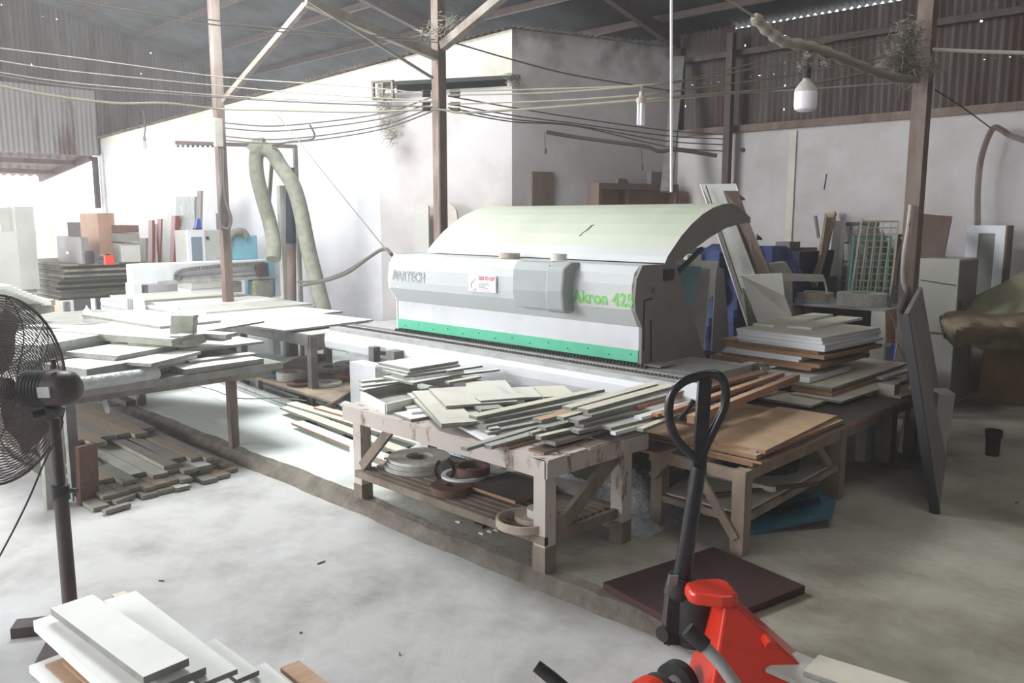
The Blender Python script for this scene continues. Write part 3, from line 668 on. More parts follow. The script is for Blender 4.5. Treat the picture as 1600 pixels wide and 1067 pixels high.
mk([
 ('long thin white strip on the drawer frame, nearest the bench corner', 'wood_strip', 0.757, 0.014, (568, 609), (672, 590), 0.05, WP),
 ('second thin white strip on the drawer frame, reaching far back', 'wood_strip', 0.772, 0.014, (566, 603), (781, 577), 0.05, WP),
 ('third thin pale strip on the drawer frame, just left of the square stack', 'wood_strip', 0.758, 0.014, (566, 596), (640, 588), 0.07, CP),
 ('lowest offset panel of the square white stack on the bench, greenish edge', 'wood_sheet', 0.785, 0.018, (645, 598), (598, 588), (725, 585), ('white_panel', 'edge_green')),
 ('long narrow panel under the square stack, its end reaching towards the machine', 'wood_sheet', 0.803, 0.018, (646, 590), (725, 579), 0.16, ('white_panel', 'edge_white')),
 ('third panel from the top of the square white stack on the bench', 'wood_sheet', 0.823, 0.018, (632, 587), (597, 577), (705, 574), ('white_panel', 'edge_green')),
 ('narrow strip sticking out to the right of the square white stack', 'wood_strip', 0.824, 0.016, (700, 579), (754, 571), 0.05, WP),
 ('second panel from the top of the square white stack on the bench', 'wood_sheet', 0.842, 0.018, (637, 582), (588, 571), (712, 568), ('white_panel', 'edge_green')),
 ('topmost clean panel of the square white stack on the bench', 'wood_sheet', 0.866, 0.022, (640, 576), (591, 566), (712, 563), WP),
], 'panels of the square stack on the middle bench')
mk([
 ('pale panel hanging over the front edge of the bench beside the drawer frame', 'wood_sheet', 0.690, 0.018, (642, 655), (615, 645), (688, 648), ('white_panel', 'edge_grey')),
 ('small white offcut on the panel that hangs over the bench front', 'wood_offcut', 0.706, 0.015, (643, 644), (636, 639), (672, 640), ('white_panel', 'edge_white')),
 ('small brownish offcut behind the overhanging pale panel', 'wood_offcut', 0.700, 0.02, (637, 638), (627, 633), (660, 632), DP),
 ('lower cream board of the two big skewed ones, its left corner showing', 'wood_board', 0.735, 0.018, (690, 665), (636, 614), -0.32, DP),
 ('big skewed dusty cream board with its end overhanging the bench front', 'wood_board', 0.755, 0.018, (690, 662), (644, 611), (740, 652), DP),
 ('wide square dusty board on top of the skewed boards in the heap', 'wood_board', 0.778, 0.018, (697, 634), (670, 607), (800, 620), DP),
 ('grey-patched dusty board behind the wide square one', 'wood_board', 0.765, 0.016, (742, 625), (725, 596), (800, 606), DP),
 ('slim pale strip lying behind the wide dusty square board', 'wood_strip', 0.790, 0.016, (702, 597), (752, 588), 0.05, CP),
 ('cream board at the back of the heap with a darker corner', 'wood_board', 0.742, 0.016, (795, 622), (780, 606), (872, 608), DP),
 ('second cream board at the back of the heap, its grey corner toward the machine', 'wood_board', 0.752, 0.016, (850, 620), (833, 604), (893, 612), ('cream_panel', 'edge_grey')),
 ('dusty offcut with a notch near the middle of the heap', 'wood_offcut', 0.792, 0.02, (751, 626), (742, 620), (810, 612), DP),
 ('small grey offcut under the notched one in the middle of the heap', 'wood_offcut', 0.765, 0.02, (752, 640), (741, 634), (775, 630), GP),
 ('long white strip angled toward the bench front below the heap', 'wood_strip', 0.708, 0.016, (783, 684), (716, 650), 0.10, ('white_panel', 'edge_white')),
 ('second white strip angled toward the bench front, beside the first', 'wood_strip', 0.724, 0.016, (783, 673), (733, 646), 0.09, WP),
 ('third white strip angled toward the bench front, highest of them', 'wood_strip', 0.740, 0.016, (782, 668), (745, 645), 0.07, WP),
 ('green-grey strip with its end projecting below the white strips', 'wood_strip', 0.715, 0.02, (730, 700), (850, 664), 0.05, GP),
 ('grey strip lying next to the projecting green-grey one', 'wood_strip', 0.712, 0.022, (768, 697), (900, 660), 0.06, GP),
], 'boards heaped on the middle bench')
# long strips running back across both benches
A1 = [
 # ends near (px,py) -> far (px,py), w, z, th, mats, label
 ((745, 651), (945, 608), 0.075, 0.800, 0.022, CP, 'cream strip with a thick edge, leftmost of the long strips'),
 ((757, 656), (940, 620), 0.07, 0.776, 0.022, GP, 'grey strip directly under the leftmost long cream strip'),
 ((760, 665), (935, 630), 0.07, 0.752, 0.02, GP, 'lower grey strip two below the leftmost long cream strip'),
 ((777, 672), (940, 640), 0.07, 0.730, 0.02, GP, 'dusty strip at the bottom left of the long strips'),
 ((790, 683), (960, 652), 0.08, 0.706, 0.022, GP, 'bottommost dusty strip left of the mitred ends'),
 ((846, 656), (960, 628), 0.075, 0.790, 0.022, OW, 'strip with a peach-coloured top, its mitred end at the left'),
 ((853, 668), (965, 642), 0.07, 0.763, 0.022, GP, 'short grey strip under the peach-topped strip'),
 ((881, 652), (990, 622), 0.055, 0.812, 0.020, CP, 'narrow cream strip right of the peach-topped strip'),
 ((832, 676), (905, 656), 0.03, 0.742, 0.022, CP, 'narrow light strip, its end lowest at the front of the bench'),
 ((845, 682), (960, 655), 0.045, 0.746, 0.024, CP, 'light strip with a square end at the bench front'),
 ((904, 657), (1010, 630), 0.085, 0.803, 0.022, GP, 'grey strip with a wide square end below the longest cream strip'),
 ((912, 663), (1015, 640), 0.08, 0.778, 0.02, GP, 'grey strip second below the longest cream strip'),
 ((904, 673), (1000, 652), 0.075, 0.755, 0.022, GP, 'mitred grey strip near the brown board corner'),
 ((868, 691), (955, 668), 0.12, 0.722, 0.024, ('dark_ply', 'edge_grey'), 'wide dark grey strip lowest at the front'),
 ((919, 640), (1186, 566), 0.085, 0.845, 0.022, CP, 'longest cream strip, running back to the tall stack'),
 ((893, 637), (1131, 571), 0.075, 0.835, 0.020, CP, 'long cream strip immediately left of the longest one'),
 ((955, 668), (1035, 648), 0.09, 0.760, 0.020, GP, 'grey strip ending beside the brown benchtop corner'),
 ((962, 675), (1035, 655), 0.04, 0.742, 0.022, ('cream_panel', 'edge_white'), 'thin whitish strip beside the brown benchtop corner'),
 ((998, 635), (1200, 580), 0.085, 0.805, 0.022, OO, 'orange strip with a rounded end behind the pallet truck handle'),
 ((1003, 652), (1090, 628), 0.06, 0.778, 0.018, ('white_panel', 'edge_white'), 'white strip with a dark mark under the orange strip'),
 ((1028, 647), (1150, 612), 0.05, 0.790, 0.02, OO, 'orange strip with a white end under the rounded one'),
 ((1045, 643), (1226, 582), 0.05, 0.826, 0.030, OO, 'thick pale-topped orange strip running to the tall stack'),
 ((1085, 650), (1250, 585), 0.05, 0.800, 0.05, OO, 'deep orange batten behind the handle loop'),
 ((1005, 670), (1080, 640), 0.045, 0.755, 0.02, CP, 'short slanted cream strip on the brown benchtop'),
 ((1018, 660), (1120, 632), 0.05, 0.735, 0.018, GP, 'small grey strip low beside the short slanted one'),
 ((1230, 560), (1120, 574), 0.06, 0.79, 0.03, CP, 'cream strip crossing behind the long ones beside the machine foot'),
 ((925, 648), (1090, 605), 0.07, 0.822, 0.018, GP, 'grey strip tight under the longest cream strip'),
]
for (A, B, w, z, th, m, lab) in A1:
    board('wood_strip', lab, 'strip', z, th, A, B, w, m, 'long strips on the middle bench')
mk([
 ('yellowish plank along the front edge of the bench below the strips', 'wood_plank', 0.690, 0.016, (794, 698), (860, 680), 0.10, ('dark_ply', 'mdf_edge')),
 ('thin yellowish plank at the near corner of the bench', 'wood_plank', 0.684, 0.014, (850, 707), (915, 687), 0.12, ('dark_ply', 'mdf_edge')),
], 'planks at the near corner of the middle bench')

# ------------------------------------------------------------------ right bench with brown boards
t = thing('work_bench', 'rough timber bench carrying brown boards and the tall panel stack, on the right', 'workbench', (-2.7, 5.3, 0))
for (x, y, m) in ((-2.40, 4.32, 'timber'), (-3.02, 4.38, 'timber'), (-2.42, 5.72, 'timber'), (-3.3, 5.75, 'timber'), (-2.42, 7.2, 'timber'), (-3.3, 7.2, 'timber')):
    leg_(t, x, x+0.085, y, y+0.085, 0, 0.525, m)
aprn((-2.36, 4.35, 0.48), (-2.36, 7.3, 0.48), 'timber', 0.07); aprn((-3.02, 4.37, 0.48), (-2.36, 4.37, 0.48), 'timber', 0.07)
aprn((-3.3, 4.4, 0.49), (-3.3, 7.3, 0.49), 'timber', 0.06)
aprn((-2.97, 4.40, 0.20), (-2.36, 4.38, 0.20), 'timber', 0.04, 'shelf_rail', 0.025); aprn((-2.36, 4.4, 0.20), (-2.36, 5.75, 0.24), 'timber', 0.04, 'shelf_rail', 0.025)
aprn((-2.97, 4.42, 0.20), (-3.2, 5.75, 0.24), 'timber', 0.04, 'shelf_rail', 0.025)
mb = MB(); mb.bar((-2.36, 4.31, 0.11), (-2.68, 4.31, 0.52), 0.02, 0.055); mb.build('diagonal_brace', 'timber', t)
mb = MB(); mb.bar((-3.00, 4.36, 0.34), (-2.85, 4.36, 0.52), 0.02, 0.055); mb.build('diagonal_brace', 'timber', t)
mb = MB(); mb.bar((-2.38, 5.7, 0.22), (-2.38, 5.35, 0.52), 0.02, 0.05); mb.build('diagonal_brace', 'timber', t)
mb = MB(); mb.ext([(-2.95, 4.42, 0.235), (-2.38, 4.42, 0.235), (-2.38, 5.7, 0.27), (-3.1, 5.7, 0.27)], (0, 0, -0.012)); mb.build('shelf_board', 'cream_panel', t)
mk([
 ('long dark-topped brown board forming the deck of the right bench', 'wood_board', 0.556, 0.030, (1176, 722), (1465, 606), 1.12, ('dark_ply', 'mdf_edge')),
 ('lowest, dark-topped brown board at the near corner of the right bench', 'wood_board', 0.573, 0.016, (1190, 722), (1328, 664), (937, 671), ('dark_ply', 'mdf_edge')),
 ('brown board second from below at the near corner of the right bench', 'wood_board', 0.600, 0.024, (1182, 712), (1318, 656), (1000, 670), MD),
 ('top brown board with a saw cut at the near corner of the right bench', 'wood_board', 0.622, 0.022, (1196, 704), (1308, 649), (1105, 680), MD),
 ('narrow brown board jutting to the left from the right bench under the strips', 'wood_board', 0.553, 0.020, (1028, 708), (1074, 694), (907, 677), ('dark_ply', 'mdf_edge')),
], 'brown boards on the right bench')
mk([('slatted pale strip end %s the top brown board' % w_, 'wood_strip', 0.612-0.0005*k, 0.010, (1110+18*k, 688+4.3*k), (1122+18*k, 684+4.3*k), 0.05, CP) for k, w_ in enumerate(('nearest the handle under', 'second from the handle under', 'third from the handle under', 'fourth from the handle under', 'farthest from the handle under'))], 'pale strip ends under the top brown board')
mk([('pale yellow offcut panel at the far right corner of the right bench', 'wood_board', 0.575, 0.016, (1408, 620), (1462, 604), 0.32, ('mdf', 'mdf_edge')),], 'brown boards on the right bench')
# loose boards under the tall stack
mk([
 ('cream panel lying flat at the left below the tall stack', 'wood_sheet', 0.592, 0.018, (1268, 634), (1300, 622), (1172, 616), ('cream_panel', 'edge_green')),
 ('cream panel reaching right from beneath the orange-edged boards', 'wood_sheet', 0.610, 0.018, (1315, 627), (1420, 592), 0.42, ('cream_panel', 'edge_green')),
 ('lower board of the orange-edged pair before the tall stack', 'wood_board', 0.640, 0.026, (1300, 615), (1375, 590), (1240, 604), ('dust_panel', 'orange_edge')),
 ('upper board of the orange-edged pair before the tall stack', 'wood_board', 0.665, 0.022, (1300, 609), (1378, 583), (1234, 597), ('dust_panel', 'orange_edge')),
 ('slim pale batten pointing left in front of the tall stack', 'wood_strip', 0.664, 0.022, (1160, 618), (1256, 594), 0.05, ('cream_panel', 'edge_grey')),
 ('large cream panel showing to the right below the tall stack', 'wood_sheet', 0.690, 0.020, (1300, 606), (1418, 567), 0.75, ('cream_panel', 'edge_green')),
 ('lower white panel end poking out at the far right of the bench', 'wood_sheet', 0.655, 0.022, (1380, 590), (1446, 572), 0.28, ('white_panel', 'edge_white')),
 ('white block of board under the tall stack, left of the orange-edged pair', 'wood_board', 0.745, 0.045, (1265, 590), (1330, 571), (1200, 578), ('white_panel', 'edge_white')),
], 'loose boards under the tall stack')
# tall stack
zs = 0.775; lay = [
 # (n label, th, near corner px offset in metres, mats, width_x, len_y)
 ('lowest brown board', 0.026, -0.06, -0.03, 'MD'), ('second brown board', 0.030, 0.0, 0.0, 'MD'),
 ('lower white board between the brown ones', 0.022, -0.18, 0.0, 'W'), ('upper white board between the brown ones', 0.022, -0.16, 0.0, 'W'),
 ('third brown board', 0.032, 0.03, 0.0, 'MD'), ('uppermost brown board', 0.032, -0.04, 0.04, 'MD'),
 ('lowest board of the white upper part', 0.027, 0.03, 0.0, 'W'), ('second board of the white upper part', 0.027, 0.03, 0.0, 'W'), ('third board of the white upper part', 0.027, 0.0, 0.02, 'W'), ('topmost full-size white board', 0.027, -0.01, 0.02, 'W')]
c0 = P(1281, 581, zs)
for k, (lab, th, ox, oy, mm) in enumerate(lay):
    wx = 0.80 if mm == 'W' else 0.93; ly = 0.88 if k < 4 else 1.0
    if k in (2, 3): wx = 0.72
    ang = math.radians(random.uniform(-1.5, 1.5)+176.5); d = Vector((math.cos(ang), math.sin(ang), 0)); n_ = Vector((d.y, -d.x, 0))
    a = Vector((c0.x+ox, c0.y+oy, 0)); ms = ('mdf', 'mdf_edge') if mm == 'MD' else ('cream_panel', 'edge_white')
    wboard('wood_board', lab + ' in the tall stack on the right bench', 'board', a, d, wx, n_*ly, zs+th, th-0.001, ms, 'boards of the tall stack'); zs += th
ZT = zs
mk([
 ('narrow cream board on the left half of the tall stack top', 'wood_board', ZT+0.024, 0.022, (1209, 508), (1302, 491), 0.20, ('cream_panel', 'edge_white')),
 ('narrow cream board on the right half of the tall stack top', 'wood_board', ZT+0.024, 0.022, (1268, 512), (1348, 496), 0.22, ('cream_panel', 'edge_white')),
], 'boards of the tall stack')
# blue plastic cover and oddments under the right bench
bc = thing('machine_cover', 'teal slotted plastic cover lying on the floor under the right bench', 'cover', (-2.2, 5.1, 0))
o1 = P(1140, 822, 0.02); pts = [P(1140, 815, 0.03), P(1150, 826, 0.03), P(1180, 828, 0.03), P(1300, 803, 0.10), P(1306, 782, 0.14), P(1280, 768, 0.14), P(1200, 780, 0.08)]
mb = MB(); mb.ext(pts, (0.0, 0, -0.03)); mb.build('shell', 'teal_plastic', bc)
for k in range(20):
    t_ = k/19; p = P(lerp(1203, 1283, t_), lerp(806, 785, t_), lerp(0.075, 0.132, t_))+Vector((0, 0, 0.004)); q = P(lerp(1197, 1277, t_), lerp(797, 777, t_), lerp(0.075, 0.132, t_))+Vector((0, 0, 0.004))
    mb = MB(); mb.bar(p, q, 0.010, 0.004); mb.build('vent_slot', 'black_plastic', bc)
p = P(1120, 720, 0.30); mb = MB(); mb.lathe([(0.0, 0), (0.10, 0.02), (0.13, 0.07), (0.10, 0.12), (0.03, 0.17), (0, 0.18)], (p.x-0.05, p.y, 0.27), n=16)
for i, v in enumerate(mb.v): mb.v[i] = (v[0]*1+random.uniform(-0.012, 0.012), v[1]+random.uniform(-0.012, 0.012), v[2])
tag(mb.build('plastic_sack', 'pine'), 'crumpled yellowish sack under the right bench behind the truck handle', 'sack')
coil('hose_coil', 'dark hose coil lying on the shelf under the right bench', (-2.75, 5.35, 0.26), 0.26, 0.17, 0.06, 'black_rubber', cat='hose')
mb = MB(); mb.bar(P(1098, 738, 0.27), P(1210, 765, 0.30), 0.03, 0.03); tag(mb.build('wood_batten', 'cream_panel'), 'pale batten across the shelf under the right bench', 'batten')
mb = MB(); mb.bar(P(1100, 775, 0.26), P(1280, 755, 0.30), 0.03, 0.02); tag(mb.build('wood_batten', 'dark_ply'), 'dark batten along the shelf under the right bench', 'batten')
mb = MB(); mb.bar(P(1100, 800, 0.02), P(1180, 815, 0.02), 0.05, 0.03); tag(mb.build('wood_batten', 'timber'), 'grey batten on the slab below the right bench shelf', 'batten')
mb = MB(); mb.box(-3.9, -3.55, 4.5, 4.56, 0, 0.42); tag(mb.build('wood_sheet', 'dark_ply'), 'dark grey panel standing on edge between the two benches', 'panel')
mb = MB(); mb.box(-3.45, -3.40, 4.5, 4.9, 0, 0.5); tag(mb.build('wood_sheet', 'machine_side'), 'grey upright panel under the gap between the benches', 'panel')

# leaning dark panels at the far right end
def lean(name, label, cat, a, b, h, tilt, th, m, group=None, side=1, mside=None):
    """panel with bottom edge a-b, height h along the slope, leaning by tilt degrees toward normal*side"""
    a = Vector(a); b = Vector(b); d = (b-a).normalized(); n_ = Vector((-d.y, d.x, 0))*side
    u = ZZ*math.cos(math.radians(tilt))+n_*math.sin(math.radians(tilt))
    q = d.cross(u)*th
    mb = MB(); mb.ext([a, b, b+u*h, a+u*h], q, 0, 0 if mside is None else 1); o = mb.build(name, [m] if mside is None else [m, mside])
    return tag(o, label, cat, group) if label else o
a = P(1467, 803, 0); b = P(1480, 680, 0)
ldt = (Vector((-2.28, 7.6, 0.62)))
lp = thing('leaning_sheet', 'tall dark-edged panel leaning against the far end of the right bench', 'panel', (a.x, a.y, 0))
top0 = P(1421, 508, 1.25) ; p0 = a; 
near_top = DF(1405, 497, 6.7); far_top = DF(1438, 448, 8.0)
q0 = Vector((a.x, a.y, 0)); q1 = Vector((b.x, b.y, 0))
d_ = (q1-q0).normalized(); 
mb = MB(); n_ = Vector((-0.035, 0.0, 0))
T0 = Vector((-2.02, 5.93, 1.35)); q1 = Vector((-2.28, 7.95, 0)); T1 = Vector((-2.62, 8.0, 1.38))
mb.ext([q0, q1, T1, T0], Vector((-0.03, -0.0, 0))); mb.build('board', 'dust_panel' if False else 'machine_side', lp)
mb = MB(); mb.bar(q0+Vector((-0.02, -0.012, 0)), T0+Vector((-0.02, -0.012, 0)), 0.022, 0.06, (1, 0, 0)); e = mb.build('edge_band', 'black_plastic', lp); e['label'] = 'black edge'
lp2 = tag(MB().ext([q0+Vector((-0.12, 0.25, 0)), q1+Vector((-0.12, 0.0, 0)), T1+Vector((-0.10, 0.0, 0.0)), T0+Vector((-0.10, 0.15, 0.0))], Vector((-0.02, 0, 0))).build('leaning_sheet', 'black_plastic'), 'black panel leaning just behind the dark-edged one', 'panel')
# white foam blocks and stumps behind the bench
fb = lean('foam_block', 'chipped white block standing tilted under the far right of the bench', 'block', P(1402, 705, 0), P(1432, 705, 0), 0.62, 12, 0.12, 'white_panel', side=-1)
lean('foam_block', 'second whitish block right behind the chipped one', 'block', P(1415, 715, 0)+Vector((0.05, 0.2, 0)), P(1440, 715, 0)+Vector((0.05, 0.2, 0)), 0.60, 8, 0.15, 'cabinet_grey', side=-1)
mb = boxY(1372, 1398, 600, 725, 6.9, 0.12, zb=0.0); tag(mb.build('concrete_post', 'stone'), 'grey stubby post standing behind the right bench leg', 'post')
mb = boxY(1342, 1358, 610, 722, 6.8, 0.3, zb=0.0); tag(mb.build('wood_sheet', 'white_panel'), 'narrow white panel standing behind the far leg of the right bench', 'panel')
# maroon board on the slab
board('floor_board', 'dark maroon square board lying flat on the floor by the pallet truck', 'board', 0.045, 0.04, (1080, 985), (1258, 915), (935, 912), ('maroon_board', 'maroon_edge'))
mb = MB(); p = P(1550, 711, 0); mb.lathe([(0, 0), (0.052, 0), (0.058, 0.16), (0.066, 0.165), (0.068, 0.22), (0.06, 0.22), (0.055, 0.17), (0, 0.17)], p, n=24)
tag(mb.build('plastic_pot', 'black_rubber'), 'small dark pot standing alone on the floor at the right', 'pot')

# ------------------------------------------------------------------ pallet truck
JX, JY = -1.965, 3.0
j = thing('pallet_truck', 'red pallet truck with a tall black looped handle', 'pallet truck', (JX, JY, -0.1))
# handle: find the loop from its outline on the plane facing the camera
def hp(px, py, d=3.53): return DF(px, py, d)
loop = [hp(x, y) for x, y in ((1093, 722), (1078, 708), (1060, 690), (1049, 668), (1045, 645), (1048, 620), (1058, 604), (1075, 593), (1100, 586), (1118, 585), (1130, 594), (1134, 612), (1132, 635), (1124, 655), (1112, 678), (1101, 702), (1093, 722))]
mb = MB(); mb.tube(smooth(loop, 4), 0.020, 12, closed=False); hl_ = mb.build('handle_loop', 'black_paint', j)
mb = MB(); mb.bar(hp(1101, 592), hp(1092, 740), 0.055, 0.035, F2); mb.build('handle_stem', 'black_paint', j)
mb = MB(); mb.tube([hp(1092, 728), hp(1072, 860), hp(1066, 900)], [0.034, 0.038, 0.044], 14); mb.build('handle_tube', 'black_paint', j)
mb = MB(); mb.tube([hp(1084, 625), hp(1074, 640), hp(1064, 652), hp(1062, 655)], [0.012, 0.010, 0.012, 0.012], 8); mb.build('release_lever', 'black_plastic', j)
mb = MB(); mb.tube([hp(1066, 900), hp(1058, 930)], 0.062, 14); mb.bar(hp(1058, 925), hp(1050, 1000), 0.09, 0.09, F2); mb.tube([hp(1044, 965)-F2*0.02, hp(1060, 965)], 0.02, 8); mb.build('handle_yoke', 'black_rubber', j)
lb = MB(); lb.ext([hp(1046, 900, 3.46), hp(1060, 900, 3.46), hp(1058, 914, 3.46), hp(1044, 916, 3.46)], F2*0.01); lb.build('label_plate', 'machine_side', j)
# pump
cz = Vector((JX+0.10, JY-0.02, 0))
mb = MB(); mb.lathe([(0, 0.08), (0.075, 0.08), (0.085, 0.14), (0.085, 0.30), (0.06, 0.33), (0.03, 0.35), (0, 0.35)], (hp(1082, 1000).x, hp(1082, 1000).y, 0.02), n=24); mb.build('pump', 'black_rubber', j)
p = hp(1082, 940); mb = MB(); mb.tube([p-Vector((0, 0, 0.1)), p+Vector((0, 0, 0.08))], 0.016, 12); mb.build('piston', 'chrome', j)
mb = MB(); p = hp(1044, 985); mb.tube([p+Vector((0, -0.05, 0)), p+Vector((0, 0.08, 0))], 0.035, 14); mb.tube([hp(1040, 1000), hp(1062, 992)], 0.028, 10); mb.build('pivot_links', 'black_rubber', j)
# steer wheels
for y_ in (-0.13, 0.02):
    p = DF(1050, 1062, 3.34)
    mb = MB(); mb.ring((p.x, p.y+y_, -0.005), 0.095, 0.045, 0.05, 28, 0, (0, 1, 0)); w_ = mb.build('wheel', 'black_rubber', j)
    mb = MB(); mb.ring((p.x, p.y+y_+0.005, -0.005), 0.046, 0.012, 0.04, 20, 0, (0, 1, 0)); mb.build('wheel_hub', 'steel_grey', w_)
mb = MB(); p = DF(1050, 1040, 3.3); mb.ring((p.x, p.y-0.17, 0.0), 0.115, 0.10, 0.05, 20, 0, (0, 1, 0)); mb.build('wheel_guard', 'red_paint', j)
# red chassis: narrow lit end toward the handle, wide side toward the viewer, forks to the right
E1 = RT*math.cos(math.radians(4))+F2*math.sin(math.radians(4)); E2 = F2*math.cos(math.radians(4))-RT*math.sin(math.radians(4))
NO = F2*3.33+RT*0.905
def J(u, v, z): q = NO+E1*u+E2*v; return Vector((q.x, q.y, z))
cap = [J(u, v, 0.42) for u, v in ((-0.145, 0.05), (-0.125, 0.02), (-0.02, -0.02), (0.035, -0.02), (0.06, 0.01), (0.06, 0.14), (0.03, 0.17), (-0.07, 0.17), (-0.13, 0.14), (-0.145, 0.11))]
mb = MB(); mb.ext(cap, (0, 0, -0.055)); mb.build('chassis_cap', 'red_paint', j, bevel=0.014)
vs = [J(0, 0, 0.37), J(0.055, 0, 0.37), J(0.055, 0.17, 0.37), J(0, 0.17, 0.37), J(-0.10, -0.13, -0.04), J(0.50, -0.15, -0.04), J(0.50, 0.20, -0.04), J(-0.10, 0.20, -0.04)]
mb = MB(); mb.add(vs, [[3, 2, 1, 0], [4, 5, 6, 7], [0, 1, 5, 4], [1, 2, 6, 5], [2, 3, 7, 6], [3, 0, 4, 7]]); mb.build('chassis', 'red_paint', j, bevel=0.012)
mb = MB(); mb.lathe([(0, -0.02), (0.022, -0.02), (0.022, 0.05), (0, 0.05)], J(0.165, -0.06, 0.24), -E2, 14); mb.build('pivot_pin', 'red_paint', j)
for v0 in (-0.17, 0.05):
    mb = MB(); mb.ext([J(0.5, v0, -0.02), J(1.6, v0, -0.02), J(1.6, v0+0.15, -0.02), J(0.5, v0+0.15, -0.02)], (0, 0, -0.05)); mb.build('fork', 'red_paint', j)
# grey crank with rubber grip in front of it
g0 = DF(1074, 983, 2.95); g1 = DF(1098, 1006, 2.93); g2 = DF(1125, 1036, 2.91); g3 = DF(1156, 1080, 2.88)
tp = thing('steel_rod', 'scratched grey metal rod with a dark rubber grip in front of the red truck', 'rod', g0)
mb = MB(); mb.tube([g0+(g1-g0)*0.6, g1, g2, g3], 0.024, 14); mb.build('rod', 'alu', tp)
mb = MB(); mb.tube([g0, g0+(g1-g0)*1.15], 0.031, 16); mb.build('grip', 'black_rubber', tp)
zf = 0.06
def fboard(nm, lab, pts, z, th, m):
    mb = MB(); mb.ext([J(u, v, z) for u, v in pts], (0, 0, -th), 0, 1); return tag(mb.build(nm, list(m)), lab, 'board', 'boards on the truck forks')
fboard('wood_board', 'pale board with a dark slot lying on the truck forks', ((0.37, -0.37), (0.55, -0.25), (0.33, 0.02), (0.15, -0.10)), 0.14, 0.02, ('cabinet_grey', 'edge_grey'))
fboard('wood_board', 'plain cream board beside the slotted one on the truck forks', ((0.62, -0.50), (0.75, -0.36), (0.40, -0.05), (0.28, -0.17)), 0.162, 0.02, ('cream_panel', 'edge_grey'))
mb = MB(); mb.ext([J(0.26, -0.20, 0.118), J(0.46, -0.20, 0.118), J(0.46, -0.05, 0.118), J(0.26, -0.05, 0.118)], (0, 0, -0.14)); tag(mb.build('wood_block', 'timber'), 'timber block on the truck forks under the pale boards', 'block')
g0 = DF(838, 1040, 2.75); g1 = DF(900, 1090, 2.7); mb = MB(); mb.tube([g0, g0+(g1-g0)*0.4, g1], [0.022, 0.024, 0.022], 14); tag(mb.build('rubber_grip', 'black_rubber'), 'dark rubber-gripped lever end poking in at the bottom edge', 'grip')
# ------------------------------------------------------------------ left table
t = thing('work_table', 'big left table on thin steel legs, covered with white panels', 'workbench', (-8.5, 2.9, -0.1))
TL = 0.72
for (x, y, m) in ((-6.83, 3.37, 'steel_rust'), (-9.05, 3.45, 'steel_rust'), (-6.62, 1.98, 'steel_grey'), (-9.05, 1.9, 'steel_rust')):
    leg_(t, x, x+0.07, y, y+0.07, -0.1, TL-0.06, m)
mb = MB(); mb.box(-10.8, -6.62, 1.95, 3.82, TL-0.06, TL); mb.build('table_top', 'edge_grey', t)
mb = MB(); mb.box(-12.4, -9.4, 1.95, 4.3, TL-0.05, TL-0.001); mb.build('table_extension', 'grey_panel', t)
mb = MB(); mb.box(-10.8, -6.70, 2.0, 3.75, TL-0.12, TL-0.06); mb.build('frame', 'steel_dusty', t)
mk([
 ('long white panel along the right edge of the left table', 'wood_sheet', 0.77, 0.048, (289, 577), (412, 560), (270, 571), WP),
 ('narrow white strip behind the panel on the right edge of the left table', 'wood_strip', 0.79, 0.03, (297, 565), (400, 552), 0.12, WP),
 ('very large thin white panel overhanging the right end of the left table', 'wood_sheet', 0.865, 0.022, (285, 548), (412, 533), (200, 520), WP),
 ('bottom panel of the white pile in the middle of the left table front', 'wood_sheet', 0.775, 0.03, (237, 579), (310, 562), (215, 570), ('white_panel', 'edge_green')),
 ('second panel of the white pile in the middle of the left table front', 'wood_sheet', 0.807, 0.028, (218, 573), (308, 557), (196, 565), ('white_panel', 'edge_white')),
 ('third panel of the white pile in the middle of the left table front', 'wood_sheet', 0.836, 0.026, (222, 569), (308, 552), (195, 560), ('white_panel', 'edge_white')),
 ('topmost panel of the white pile in the middle of the left table front', 'wood_sheet', 0.862, 0.026, (236, 568), (314, 549), (195, 557), WP),
 ('thick white block of board with grey sawn side on the left table', 'wood_board', 0.86, 0.085, (135, 577), (205, 565), (96, 563), ('white_panel', 'edge_grey')),
 ('large white panel behind the thick block on the left table', 'wood_sheet', 0.905, 0.02, (183, 556), (296, 535), (128, 545), WP),
 ('second large white panel beneath, touching the thick block', 'wood_sheet', 0.885, 0.02, (180, 560), (280, 542), (120, 550), ('white_panel', 'edge_grey')),
 ('big white panel at the back left of the left table', 'wood_sheet', 0.93, 0.02, (140, 508), (300, 520), 1.0, WP),
 ('long tapering white panel pointing toward the small block tower', 'wood_sheet', 0.99, 0.06, (268, 530), (320, 521), (184, 501), ('white_panel', 'edge_green')),
 ('white panel under the small block tower, its end stepped', 'wood_sheet', 0.955, 0.05, (290, 534), (322, 526), (250, 520), ('white_panel', 'edge_green')),
 ('long white board with green sides pointing right behind the block tower', 'wood_board', 0.985, 0.035, (353, 523), (371, 519), (200, 485), ('white_panel', 'edge_green')),
 ('shorter lower board under the green-sided long one', 'wood_board', 0.945, 0.03, (348, 528), (362, 525), (290, 508), ('white_panel', 'edge_green')),
 ('pale board along the far side of the left table', 'wood_board', 0.958, 0.026, (250, 510), (345, 500), (172, 487), ('white_panel', 'edge_green')),
], 'white panels on the left table')
zz_ = 0.995
for k in range(6):
    a = P(266+random.uniform(-1, 1), 517-4.8*k, zz_+0.028)
    wboard('wood_block', '%s block from the bottom of the small tower on the left table' % ORD[k], 'block', (a.x, a.y), (0.75, 0.66, 0), 0.20, Vector((-0.66, 0.75, 0))*0.10, zz_+0.028, 0.027, ('white_panel', 'edge_green'), 'blocks of the small tower'); zz_ += 0.028
